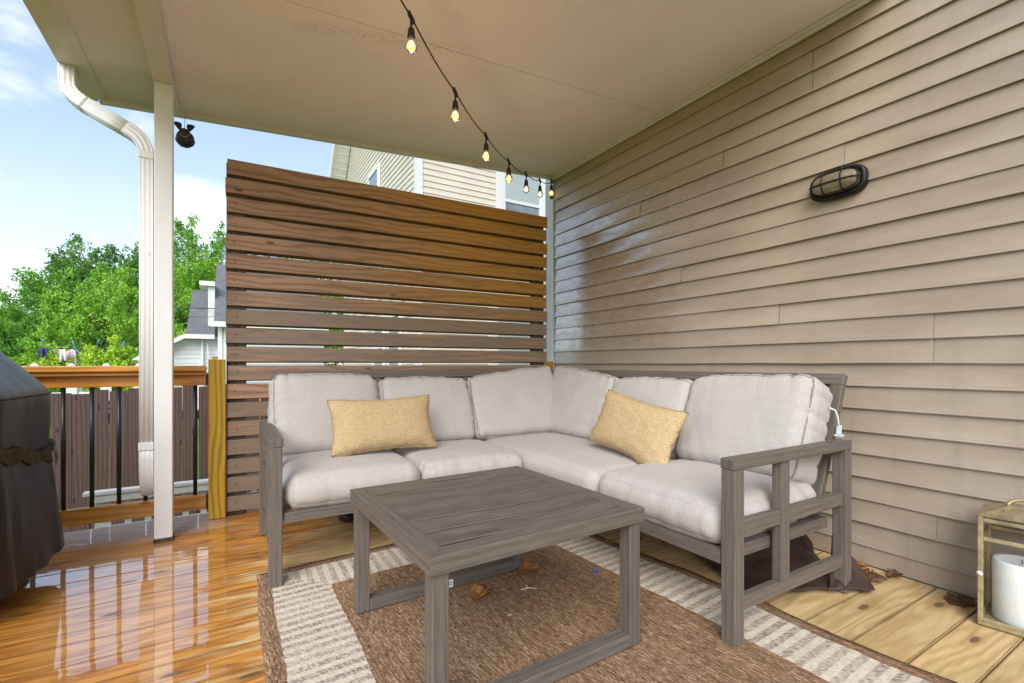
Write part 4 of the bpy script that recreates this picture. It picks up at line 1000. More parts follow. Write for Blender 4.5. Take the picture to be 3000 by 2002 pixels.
mb.tube([LC + Vector((0, 0, ZL + 0.03)) + lY * 0.035 * math.cos(a) + Vector((0.02 * math.sin(a), 0, 0.022 * math.sin(a))) for a in [i * math.pi / 14 for i in range(15)]], 0.006, 8, up=(1, 0, 0))
part(mb, 'lantern_top', M['gold'], lan)
mb = MB(); mb.lathe([(0.0, 0), (0.008, 0.0005), (0.009, 0.005), (0.0, 0.013)], n=12); mb.v = [tuple(LC - lX * h_ + lY * (h_ - 0.007) + Vector((-z - 0.004, x, 0.185 + y))) for x, y, z in mb.v]
part(mb, 'door_knob', M['candle'], lan)
mb = MB(); mb.lathe([(0.0, 0.017), (0.072, 0.017), (0.074, 0.025), (0.074, 0.222), (0.070, 0.230), (0.058, 0.226), (0.04, 0.221), (0.0, 0.220)], c=LC, n=40)
cd = mb.build('pillar_candle', M['candle']); tag(cd, 'thick white pillar candle standing inside the gold lantern', 'candle')
mb = MB(); mb.tube([LC + Vector((0, 0, 0.219)), LC + Vector((0.002, 0, 0.233))], 0.0015, 6, up=(1, 0, 0)); s = mb.build('wick', M['ink']); s.parent = cd

# ------------------------------------------------------------------ wall lamp
SC = Vector((2.484, 1.128, 1.768))
lamp = empty('wall_lamp', tuple(SC), 'oval caged bulkhead lamp in dark bronze mounted on tan siding', 'wall lamp')
def oval(w, h, x, n=40, p=3.2):
    return [(SC.x + x, SC.y + math.copysign(abs(math.cos(a)) ** (2 / p), math.cos(a)) * w, SC.z + math.copysign(abs(math.sin(a)) ** (2 / p), math.sin(a)) * h) for a in [2 * math.pi * i / n for i in range(n)]]
def ovl(mb, rings, capx=True):
    n = len(rings[0]); mb.grid(lambda u, v: rings[int(round(v * (len(rings) - 1)))][int(round(u * n)) % n], n, len(rings) - 1, closed_u=True, smooth=True)
mb = MB(); rg = [oval(0.120, 0.068, 0.004), oval(0.121, 0.069, -0.022), oval(0.117, 0.065, -0.030), oval(0.104, 0.053, -0.032), oval(0.100, 0.049, -0.024), oval(0.0005, 0.0005, -0.022)]
ovl(mb, rg); part(mb, 'housing', M['bronze'], lamp)
mb = MB(); rg = [oval(0.098, 0.047, -0.0235), oval(0.098, 0.047, -0.040), oval(0.094, 0.043, -0.056), oval(0.083, 0.034, -0.068), oval(0.062, 0.020, -0.075), oval(0.0005, 0.0005, -0.077)]
ovl(mb, rg); part(mb, 'glass_cover', M['lampglass'], lamp)
mb = MB()
for yy in (-0.040, 0.040):
    mb.tube([(SC.x - 0.031 - 0.052 * math.sin(a) ** 0.8, SC.y + yy, SC.z + 0.055 * math.cos(a)) for a in [math.pi * (i + .01) / 12.02 for i in range(13)]], 0.0034, 8, up=(0, 1, 0))
mb.tube([(SC.x - 0.031 - 0.051 * math.sin(a) ** 0.5, SC.y + 0.108 * math.cos(a), SC.z - 0.002) for a in [math.pi * (i + .01) / 20.02 for i in range(21)]], 0.0034, 8, up=(0, 0, 1))
mb.tube(oval(0.100, 0.045, -0.050), 0.003, 6, up=(1, 0, 0), closed=True)
part(mb, 'cage', M['bronze'], lamp)

# ------------------------------------------------------------------ string lights
strl = empty('string_lights', (1.5, 2.6, 2.2), 'black cable of warm edison string bulbs sagging under the patio ceiling', 'string lights')
us = [(1205, 51), (1343, 269), (1436, 399), (1501, 473), (1549, 508), (1586, 526), (1612, 530)]
P1 = Vector((0.604, 1.77)); ST = Vector((0.3085, 0.276)); nodes = []
zc_ = [2.258, 2.196, 2.180, 2.208, 2.286, 2.392, 2.520]
for k in range(7): q = P1 + ST * k; nodes.append(Vector((min(q.x, 2.44), q.y if k < 6 else 3.41, zc_[k])))
full = [Vector((-0.28, 0.98, 2.74 - 0.36)), Vector((0.296, 1.494, 2.345))] + nodes + [Vector((2.478, 3.422, 2.555))]
cab = []
for i in range(len(full) - 1):
    p0 = full[max(i - 1, 0)]; p1 = full[i]; p2 = full[i + 1]; p3 = full[min(i + 2, len(full) - 1)]
    for j in range(6):
        s = j / 6; cab.append(0.5 * ((2 * p1) + (p2 - p0) * s + (2 * p0 - 5 * p1 + 4 * p2 - p3) * s * s + (-p0 + 3 * p1 - 3 * p2 + p3) * s ** 3) + Vector((0, 0, -0.012 * math.sin(math.pi * s))))
cab.append(full[-1])
mb = MB(); mb.tube(cab, 0.0034, 8, up=(0, 0, 1)); part(mb, 'cable', M['black_plastic'], strl)
dirc = Vector((0.745, 0.667, 0))
def bulb(p, lit, parent, sway=0.0):
    mb = MB()
    mb.obox(p + Vector((0, 0, -0.002)), dirc * 0.020 + Vector((0, 0, -0.006)), Vector((-dirc.y, dirc.x, 0)) * 0.006, Vector((0, 0, 0.008))); 
    mb.tube([p + Vector((0, 0, -0.004)), p + Vector((sway * .5, 0, -0.028)), p + Vector((sway, 0, -0.046))], 0.005, 8, up=(1, 0, 0))
    q = p + Vector((sway, 0, -0.042))
    mb.lathe([(0.0, 0.0), (0.008, 0.0), (0.0125, -0.006), (0.0135, -0.02), (0.0155, -0.036), (0.0150, -0.042), (0.0, -0.042)], c=q, n=16)
    so_ = part(mb, 'socket', M['black_plastic'], parent, bevel=0.001)
    mb = MB(); b = q + Vector((0, 0, -0.0425)); mb.lathe([(0.0120, 0.0), (0.0150, -0.004), (0.0208, -0.012), (0.0238, -0.024), (0.0230, -0.036), (0.0180, -0.046), (0.0095, -0.052), (0.0, -0.0535)], c=b, n=20)
    g = mb.build('bulb', M['bulb_on'] if lit else M['bulb_off']); g.parent = so_
    mb = MB(); mb.tube([b + Vector((0.002, 0, -0.006)), b + Vector((0.003, 0.002, -0.022)), b + Vector((-0.003, 0, -0.034)), b + Vector((-0.002, -0.002, -0.010))], 0.0024 if lit else 0.0011, 6, up=(1, 0, 0.2)); f = mb.build('filament', M['filament']); f.parent = so_
    if lit and p.y < 3.3:
        L_ = bpy.data.lights.new('bulb_glow', 'POINT'); L_.energy = 0.4; L_.color = (1.0, 0.62, 0.25); L_.shadow_soft_size = 0.03
        lo_ = bpy.data.objects.new('bulb_glow', L_); COL.objects.link(lo_); lo_.location = b + Vector((0, 0, -0.085))
for k, nd in enumerate(nodes[:6]): bulb(nd, k < 4, strl)
bulb(Vector((2.442, 3.405, 2.535)), True, strl)
bulb(full[1], True, strl)
mb = MB(); mb.tube([(2.478, 3.42, 2.555), (2.455, 3.41, 2.535), (2.440, 3.405, 2.50), (2.447, 3.405, 2.44), (2.444, 3.405, 2.395)], 0.0034, 6); mb.box(2.432, 2.456, 3.395, 3.415, 2.375, 2.395)
part(mb, 'plug_end', M['black_plastic'], strl)

# ------------------------------------------------------------------ hanging pig ornament
PC = Vector((-0.229, 3.40, 2.258))
pig = empty('hanging_ornament', tuple(PC), 'dark round animal head ornament with two ears hanging on a wire from roof edge', 'ornament')
mb = MB()
def pb(u, v):
    a, b = 2 * math.pi * u, math.pi * (v - .5); r = Vector((math.cos(b) * math.cos(a) * 0.047, math.cos(b) * math.sin(a) * 0.045, math.sin(b) * 0.050)); 
    if r.z < 0: r.x *= 1.08
    r *= 1 + 0.06 * mnoise.noise(r * 60); return PC + Vector((0.004, 0, -0.008)) + r
mb.grid(pb, 28, 16, closed_u=True); part(mb, 'head', M['pig'], pig)
for s in (-1, 1):
    mb = MB()
    def ear(u, v, s=s):
        a = 2 * math.pi * u; r = [0.006, 0.012, 0.019, 0.020, 0.014, 0.002][int(round(v * 5))]; h = [0.030, 0.040, 0.052, 0.064, 0.066, 0.056][int(round(v * 5))]
        return PC + Vector((s * (0.014 + h * 0.30) + r * math.cos(a), -0.008 + 0.6 * r * math.sin(a), h * 1.12 + 0.004))
    mb.grid(ear, 14, 5, closed_u=True); part(mb, 'ear', M['pig'], pig)
mb = MB(); mb.grid(lambda u, v: PC + Vector((0.002 + 0.024 * v * math.cos(2 * math.pi * u), -0.0455 - 0.006 * (1 - v * v), 0.012 + 0.022 * v * math.sin(2 * math.pi * u))), 20, 4, closed_u=True); part(mb, 'face_plate', M['pigred'], pig, solid=0.003)
mb = MB(); mb.tube([PC + Vector((0.002 + 0.025 * math.cos(a), -0.046, 0.010 + 0.023 * math.sin(a))) for a in [math.pi * (1.02 + 0.96 * i / 12) for i in range(13)]], 0.0025, 6, up=(0, 1, 0)); part(mb, 'pale_rim', M['pale'], pig)
mb = MB(); mb.tube([PC + Vector((0.0, 0.0, 0.035)), PC + Vector((0.002, 0.01, 0.09)), PC + Vector((0.0, 0.028, 0.150))], 0.0014, 5, up=(1, 0, 0)); part(mb, 'hanging_wire', M['cable'], pig)

# ------------------------------------------------------------------ folded brown cover on the deck
def sheet(name, pts, label, th=0.006, bumpy=0.012, seed=0, n=22):
    mb = MB(); c = [Vector(p) for p in pts]
    def fn(u, v):
        p = (c[0] * (1 - u) + c[1] * u) * (1 - v) + (c[3] * (1 - u) + c[2] * u) * v
        k = mnoise.noise(Vector((p.x * 9, p.y * 9, seed))) + 0.6 * mnoise.noise(Vector((p.x * 21, p.y * 19, seed + 4)))
        p = p + Vector((0.01 * mnoise.noise(Vector((u * 5, v * 5, seed))), 0.01 * mnoise.noise(Vector((u * 5, v * 5, seed + 7))), bumpy * (k + 0.9))); return p
    mb.grid(fn, n, n); o = mb.build(name, M['tarp'], solid=th); return tag(o, label, 'furniture cover')
sheet('furniture_cover', [(1.72, 1.10, 0.012), (2.06, 0.955, 0.012), (2.40, 1.25, 0.10), (2.10, 2.0, 0.03)], 'folded dark brown vinyl furniture cover stuffed under the wall end of sofa', bumpy=0.02, seed=1)
mb = MB()
def corner(u, v):
    a = Vector((2.03, 0.958, 0.012)); b = Vector((2.185, 0.865, 0.010)); c = Vector((2.36, 0.985, 0.016)); d = Vector((2.215, 1.03, 0.17))
    p = (a * (1 - u) + b * u) * (1 - v) + (d * (1 - u) + c * u) * v
    p.z += 0.016 + 0.018 * mnoise.noise(Vector((u * 3, v * 3, 2))) + 0.020 * math.exp(-((u - 0.55) ** 2 + (v - 0.45) ** 2) / 0.02) ; return p
mb.grid(corner, 24, 24); o = mb.build('furniture_cover', M['tarp'], solid=0.004); tag(o, 'loose corner of brown vinyl cover poking out beside the rear sofa leg', 'furniture cover')
mb = MB()
mb.grid(lambda u, v: Vector((0.575 + 0.045 * math.cos(2 * math.pi * u) * [0.0, 0.8, 1, 1, 0.7, 0][int(round(v * 5))], 2.83 + (v - .5) * 0.14, 0.048 + 0.040 * math.sin(2 * math.pi * u) * [0.0, 0.8, 1, 1, 0.7, 0][int(round(v * 5))])), 12, 5, closed_u=True)
mb.grid(lambda u, v: Vector((0.64 + 0.06 * math.cos(2 * math.pi * u) * [0.0, 0.8, 1, 1, 0.7, 0][int(round(v * 5))], 2.90 + (v - .5) * 0.20, 0.060 + 0.052 * math.sin(2 * math.pi * u) * [0.0, 0.8, 1, 1, 0.7, 0][int(round(v * 5))])), 12, 5, closed_u=True)
o = mb.build('rolled_cover', M['tarp']); tag(o, 'small rolled dark brown cover on the deck beneath the left sofa run', 'furniture cover')

# ------------------------------------------------------------------ litter: leaves, twigs, blue bit
def leaf(x, y, z, size, rot, label, mat='leafdry', curl=0.25, seed=0, lobed=True):
    mb = MB()
    def fn(u, v):
        s = v; prof = math.sin(math.pi * min(1, s * 0.94 + 0.04)) ** 0.75 * (1 + (0.32 * math.sin(s * 19 + seed) if lobed else 0.05 * math.sin(s * 9)))
        a = (u - .5) * 2; q = Vector((a * prof * 0.36, s - .5, 0)) * size; q.z = size * (curl * (a * a * prof) * 0.28 + 0.10 * curl * math.cos(s * 5 + seed) + 0.10 * mnoise.noise(Vector((a * 2, s * 4, seed)))) + 0.004
        c, sn = math.cos(rot), math.sin(rot); return Vector((x + q.x * c - q.y * sn, y + q.x * sn + q.y * c, z + max(q.z, 0.0005) + 0.001))
    mb.grid(fn, 8, 14); 
    c, sn = math.cos(rot), math.sin(rot); st = [Vector((x - (-.5 * size) * sn, y + (-.5 * size) * c, z + 0.006)), Vector((x - (-.68 * size) * sn, y + (-.68 * size) * c, z + 0.004))]
    mb.tube(st, 0.0012, 5)
    o = mb.build('fallen_leaf', M[mat], loc=(x, y, z)); tag(o, label, 'leaf', 'fallen brown leaves')
    s2 = o.modifiers.new('Solidify', 'SOLIDIFY'); s2.thickness = 0.0008
    return o
RZ = 0.0075
leaf(1.132, 1.755, RZ, 0.115, R(-62), 'large curled orange brown leaf on rug beside the far table leg', seed=1, curl=0.5)
leaf(0.842, 1.655, RZ, 0.10, R(-58), 'narrow twisted brown leaf on the rug under the table', 'leafdry', seed=2, curl=0.9, lobed=False)
leaf(1.625, 1.945, 0.012, 0.05, R(20), 'small brown leaf on the striped rug corner below the sofa front', 'leafdry', seed=3)
leaf(1.575, 2.01, 0.012, 0.07, R(80), 'dark leaf lying against the far sofa front leg', 'leafdark', seed=4)
leaf(1.637, 1.782, 0.014, 0.052, R(-20), 'small upright tan leaf on the striped rug band', 'leafdry', seed=5, curl=0.9)
leaf(1.925, 1.672, 0.002, 0.085, R(-70), 'bright orange leaf on dry deck boards under the sofa', 'leafdry', seed=6, curl=0.5)
leaf(1.975, 1.60, 0.002, 0.08, R(50), 'dark brown leaf beside the orange leaf under the sofa', 'leafdark', seed=7)
leaf(1.83, 1.78, 0.002, 0.05, R(10), 'reddish brown leaf on deck boards by the rug edge under sofa', 'leafdark', seed=8)
leaf(2.335, 0.955, 0.002, 0.17, R(100), 'large flat dark oak leaf on deck next to the brown cover corner', 'leafdark', seed=9, curl=0.15)
leaf(2.435, 1.03, 0.002, 0.07, R(40), 'brown leaf at the siding foot behind the cover corner', 'leafdry', seed=10, curl=0.5)
leaf(2.455, 0.90, 0.002, 0.07, R(70), 'curled leaf in the gap between siding and deck', 'leafdark', seed=11, curl=0.6)
leaf(2.405, 0.672, 0.002, 0.11, R(75), 'broad brown leaf at wall foot just left of the lantern', 'leafdark', seed=12, curl=0.2)
mb = MB(); mb.tube([(1.00, 1.605, 0.012), (1.03, 1.597, 0.016), (1.065, 1.585, 0.010)], 0.0022, 6); mb.tube([(1.03, 1.597, 0.016), (1.036, 1.625, 0.018)], 0.002, 6)
tag(mb.build('twig', M['twig']), 'pale forked straw twig on the brown rug centre', 'twig')
mb = MB(); mb.tube([(0.862, 1.468, 0.010), (0.88, 1.466, 0.010)], 0.0018, 6); tag(mb.build('twig', M['twig']), 'tiny pale straw on the rug under the table top', 'twig')
mb = MB(); mb.grid(lambda u, v: Vector((1.369 + 0.014 * (u - .5) + 0.005 * math.sin(v * 6), 1.579 + 0.012 * (v - .5), 0.011 + 0.008 * math.sin(u * 7) * math.cos(v * 5) + 0.004)), 8, 8)
tag(mb.build('plastic_scrap', M['blue'], solid=0.0015), 'tiny bright blue plastic scrap on the brown rug', 'scrap')

# ------------------------------------------------------------------ fence and lattice behind the railing
FY = 5.2
fen = empty('picket_fence', (-1.5, FY, GZ), 'dark brown vertical board fence behind the cedar deck railing', 'fence')
mb = MB(); x = -7.0; k = 0
while x < 3.0:
    wv = 0.125 + 0.006 * math.sin(k * 7.3); gap = (0.007, 0.003, 0.010)[k % 3]
    zt = 0.685 + 0.035 * math.sin((x + 1.0) * 1.9) + 0.012 * math.sin(k * 3.7)
    poly = [(x, FY, GZ + 0.03), (x + wv - gap, FY, GZ + 0.03), (x + wv - gap, FY, zt + 0.004), (x, FY, zt)]
    rr = random.random(); b0 = len(mb.f)
    mb.obox((x + (wv - gap) / 2, FY, (zt + GZ) / 2), (0, 0, (zt - GZ) / 2), ((wv - gap) / 2, 0, 0), (0, 0.009, 0), rr)
    x += wv; k += 1
part(mb, 'picket_panel', M['fence'], fen)
mb = MB()
for z in (-0.45, 0.45): mb.box(-7, 3, FY + 0.0095, FY + 0.045, z - 0.04, z + 0.04)
part(mb, 'back_rail', M['fence'], fen)
LYY = 4.0
lat = empty('lattice_panel', (0.3, LYY, GZ), 'low white wooden lattice panel with a top cap beyond the deck edge', 'lattice')
mb = MB(); mb.box(-0.80, 1.6, LYY - 0.035, LYY + 0.035, 0.072, 0.092); mb.box(-0.76, 1.6, LYY - 0.026, LYY - 0.0005, 0.022, 0.0715); part(mb, 'cap_rail', M['white_wood'], lat)
mb = MB(); x = -0.70
while x < 1.55: mb.box(x, x + 0.036, LYY, LYY + 0.008, GZ + 0.02, 0.0715); x += 0.105
z = GZ + 0.05
while z < 0.0: mb.box(-0.72, 1.58, LYY - 0.0085, LYY - 0.0005, z, z + 0.036); z += 0.105
part(mb, 'lattice_strips', M['white_wood'], lat)
for x in (-0.72, 0.4, 1.5):
    mb = MB(); mb.box(x - 0.03, x + 0.03, LYY + 0.009, LYY + 0.06, GZ, 0.0715); part(mb, 'lattice_post', M['white_wood'], lat)

# ------------------------------------------------------------------ cream neighbour house
nb = empty('cream_house', (6, 11.5, GZ), 'cream vinyl two storey neighbour house rising behind the slat screen', 'house')
NX, NY, NYB = 3.0, 8.46, 15.0; EZ, RZ_ = 6.0, 9.6; YM = (NY + NYB) / 2
def gl(z):
    if z <= EZ: return (0.0, NYB - NY)
    f = (z - EZ) / (RZ_ - EZ); return ((YM - NY) * f, (NYB - NY) - (NYB - YM) * f)
mb = MB(); lap(mb, (NX, NY, 0), (0, 1, 0), (-1, 0, 0), GZ + 0.4, RZ_, 0.115, gl, proud=0.018, seg=50, wave=0)
lap(mb, (NX, NY, 0), (1, 0, 0), (0, -1, 0), GZ + 0.4, EZ, 0.115, lambda z: (0.0, 8.0), proud=0.018, seg=50, wave=0)
part(mb, 'wall_siding', M['house_cream'], nb)
mb = MB(); mb.box(NX + 0.001, NX + 8, NY + 0.001, NYB, GZ, EZ); mb.prism([(NX + 0.001, NY + 0.001, EZ + 0.001), (NX + 0.001, NYB, EZ + 0.001), (NX + 0.001, YM, RZ_)], (8, 0, 0)); part(mb, 'wall_core', M['concrete'], nb)
mb = MB(); mb.box(NX - 0.025, NX + 0.10, NY - 0.03, NY - 0.001, GZ + 0.4, EZ); mb.box(NX - 0.025, NX - 0.0005, NY - 0.0005, NY + 0.10, GZ + 0.4, EZ); part(mb, 'corner_board', M['house_trim'], nb)
ov = 0.45
mb = MB()
for (ya, za, yb_, zb_) in ((NY - ov, EZ - ov * (RZ_ - EZ) / (YM - NY), YM, RZ_), (NYB + ov, EZ - ov * (RZ_ - EZ) / (YM - NY), YM, RZ_)):
    mb.prism([(NX - ov, ya, za + 0.06), (NX - ov, yb_, zb_ + 0.06), (NX - ov, yb_, zb_ + 0.16), (NX - ov, ya, za + 0.16)], (8 + 2 * ov, 0, 0))
part(mb, 'roof', M['shingle'], nb)
mb = MB()
for (ya, za, yb_, zb_) in ((NY - ov, EZ - ov * (RZ_ - EZ) / (YM - NY), YM, RZ_), (NYB + ov, EZ - ov * (RZ_ - EZ) / (YM - NY), YM, RZ_)):
    mb.prism([(NX - ov - 0.03, ya, za - 0.08), (NX - ov - 0.03, yb_, zb_ - 0.08), (NX - ov - 0.03, yb_, zb_ + 0.17), (NX - ov - 0.03, ya, za + 0.17)], (0.028, 0, 0))
    mb.prism([(NX - ov, ya, za + 0.03), (NX - ov, yb_, zb_ + 0.03), (NX - ov, yb_, zb_ + 0.058), (NX - ov, ya, za + 0.058)], (ov - 0.02, 0, 0))
    for i in range(1, 26):
        f = i / 26; yy = ya + (yb_ - ya) * f; zz = za + (zb_ - za) * f
        mb.box(NX - ov, NX - 0.025, yy - 0.008, yy + 0.008, zz + 0.016, zz + 0.034)
part(mb, 'soffit', M['house_trim'], nb)
def window_x(parent, xa, xb_, za, zb_, y, blind=True, fw=0.10):
    mb = MB()
    mb.box(xa, xb_, y - 0.05, y - 0.0005, zb_ - fw, zb_); mb.box(xa, xb_, y - 0.06, y - 0.0005, za, za + fw * .8)
    mb.box(xa, xa + fw * 1.6, y - 0.05, y - 0.0005, za + fw * .8 + .0005, zb_ - fw - .0005); mb.box(xb_ - fw * 1.6, xb_, y - 0.05, y - 0.0005, za + fw * .8 + .0005, zb_ - fw - .0005)
    m_ = (za + zb_) / 2; mb.box(xa + fw * 1.6, xb_ - fw * 1.6, y - 0.045, y - 0.0005, m_ - 0.03, m_ + 0.03)
    for xx in (xa + fw * 1.6, xb_ - fw * 1.6 - 0.05): mb.box(xx, xx + 0.05, y - 0.042, y - 0.0005, za + fw * .8, zb_ - fw)
    f = part(mb, 'window', M['house_trim'], parent)
    mb = MB(); mb.box(xa + 0.05, xb_ - 0.05, y - 0.0305, y - 0.0285, m_, zb_ - 0.05); p = mb.build('upper_pane', M['blind']); p.parent = f
    mb = MB(); mb.box(xa + 0.05, xb_ - 0.05, y - 0.0245, y - 0.0225, za + 0.05, m_); p = mb.build('lower_pane', M['winglass'] if not blind else M['blind']); p.parent = f
    for c in f.children: c.matrix_parent_inverse = Matrix.Identity(4)
    return f
window_x(nb, 4.66, 5.92, 2.95, 5.62, NY - 0.018, blind=False)
window_x(nb, 4.5, 6.1, 0.6, 2.2, NY - 0.018)
def window_y(parent, ya, yb_, za, zb_, x, fw=0.10):
    mb = MB(); mb.box(x - 0.05, x - 0.0005, ya, yb_, zb_ - fw, zb_); mb.box(x - 0.06, x - 0.0005, ya, yb_, za, za + fw)
    for q in (ya, yb_ - fw): mb.box(x - 0.05, x - 0.0005, q, q + fw, za + fw + .0005, zb_ - fw - .0005)
    m_ = (za + zb_) / 2; mb.box(x - 0.045, x - 0.0005, ya + fw, yb_ - fw, m_ - 0.03, m_ + 0.03)
    f = part(mb, 'window', M['house_trim'], parent)
    mb = MB(); mb.box(x - 0.0305, x - 0.0285, ya + 0.05, yb_ - 0.05, za + 0.05, zb_ - 0.05); p = mb.build('pane', M['winglass']); p.parent = f; return f
window_y(nb, 10.9, 11.9, 4.1, 5.55, NX - 0.018); window_y(nb, 10.5, 11.4, 0.6, 2.0, NX - 0.018); window_y(nb, 9.3, 10.2, 0.6, 2.0, NX - 0.018)

# ------------------------------------------------------------------ white house with grey roof
wh = empty('white_house', (2.0, 20, GZ), 'white house with steep grey shingle roofs seen between post and screen', 'house')
HX0, HY0 = -0.30, 18.0
mb = MB(); lap(mb, (HX0, HY0, 0), (1, 0, 0), (0, -1, 0), GZ + 0.3, 2.20, 0.15, lambda z: (0, 3.2), seg=50, wave=0, proud=0.02)
lap(mb, (HX0, HY0, 0), (0, 1, 0), (-1, 0, 0), GZ + 0.3, 2.2, 0.15, lambda z: (0, 7), seg=50, wave=0, proud=0.02); part(mb, 'wall_siding', M['house_white'], wh)
mb = MB(); mb.box(HX0 + 0.001, 2.9, HY0 + 0.001, HY0 + 7, GZ, 2.2); part(mb, 'wall_core', M['house_white'], wh)
def gable_roof(x0, x1, ye, ze, yr, zr, th=0.12):
    mb = MB(); mb.prism([(x0, ye, ze), (x0, yr, zr), (x0, 2 * yr - ye, ze), (x0, 2 * yr - ye, ze - th), (x0, yr, zr - th), (x0, ye, ze - th)], (x1 - x0, 0, 0)); return mb
part(gable_roof(HX0 - 0.12, 3.0, HY0 - 0.25, 2.28, HY0 + 3.4, 4.75), 'roof', M['shingle'], wh)
mb = MB(); mb.box(HX0 - 0.2, 3.0, HY0 - 0.40, HY0 - 0.25, 2.10, 2.27); mb.box(HX0 - 0.02, HX0 + 0.10, HY0 - 0.04, HY0 - 0.021, GZ, 2.1); mb.box(HX0 + 0.16, HX0 + 0.24, HY0 - 0.10, HY0 - 0.03, GZ, 2.1); part(mb, 'eave_trim', M['house_trim'], wh)
part(gable_roof(-1.20, HX0 - 0.125, 18.5, 1.90, 21.5, 3.70), 'wing_roof', M['shingle'], wh)
mb = MB(); lap(mb, (-2.6, 18.75, 0), (1, 0, 0), (0, -1, 0), GZ + 0.2, 1.80, 0.15, lambda z: ((max(0, (z - 0.9) / 0.9 * 1.5), 2.295)), seg=50, wave=0, proud=0.02); part(mb, 'wing_siding', M['house_white'], wh)
mb = MB(); mb.box(-1.2, -0.305, 18.752, 22, GZ, 1.78); mb.prism([(-2.6, 18.752, GZ), (-1.201, 18.752, GZ), (-1.201, 18.752, 1.78), (-2.6, 18.752, 0.9)], (0, 3, 0)); part(mb, 'wing_core', M['house_white'], wh)
mb = MB(); mb.box(-1.22, -0.42, 18.36, 18.5, 1.74, 1.88); mb.prism([(-2.7, 18.40, 0.84), (-1.22, 18.40, 1.76), (-1.22, 18.40, 1.90), (-2.7, 18.40, 0.98)], (0, 0.36, 0)); mb.box(-0.80, -0.74, 18.66, 18.73, GZ, 1.7); part(mb, 'wing_trim', M['house_trim'], wh)
mb = MB(); mb.box(-0.62, -0.425, 19.0, 20.0, 1.9, 3.55); mb.box(-0.86, -0.42, 18.85, 20.2, 3.55, 3.70); part(mb, 'dormer', M['house_trim'], wh)
mb = MB(); mb.tube([(-0.62, 18.6, 1.6), (-0.60, 18.58, 1.2), (-0.50, 18.55, 0.4), (-0.46, 18.55, GZ + 0.1)], 0.02, 6); mb.tube([(-1.0, 18.6, 0.55), (-0.35, 18.5, 1.05)], 0.022, 6); part(mb, 'pipe_runs', M['trim'], wh)
mb = MB(); mb.box(-0.44, -0.30, 16.9, 17.04, GZ, 1.12); mb.box(-0.46, -0.28, 16.88, 17.06, 1.1205, 1.14); o = mb.build('cedar_post', M['cedar'], loc=(-0.37, 16.97, GZ)); tag(o, 'orange cedar gate post in front of the white house', 'post')

# white pickets just above the handrail
wf = empty('white_picket_fence', (-2.5, 8.6, GZ), 'white picket fence whose rounded tips show just above the cedar rail', 'fence')
mb = MB(); x = -5.5
while x < -0.2:
    mb.prism([(x - 0.06, 8.6, 0.40), (x + 0.06, 8.6, 0.40), (x + 0.06, 8.6, 0.80)] + [(x + 0.06 * math.cos(a), 8.6, 0.80 + 0.13 * math.sin(a)) for a in [math.pi * i / 8 for i in range(1, 8)]] + [(x - 0.06, 8.6, 0.80)], (0, 0.02, 0)); x += 0.365
part(mb, 'pickets', M['white_wood'], wf)
mb = MB(); mb.box(-5.6, -0.2, 8.621, 8.66, 0.45, 0.53); part(mb, 'fence_rails', M['white_wood'], wf)
for xx in (-5.4, -3.6, -1.8, -0.3):
    mb = MB(); mb.box(xx - 0.04, xx + 0.04, 8.661, 8.74, GZ, 0.62); part(mb, 'fence_post', M['white_wood'], wf)

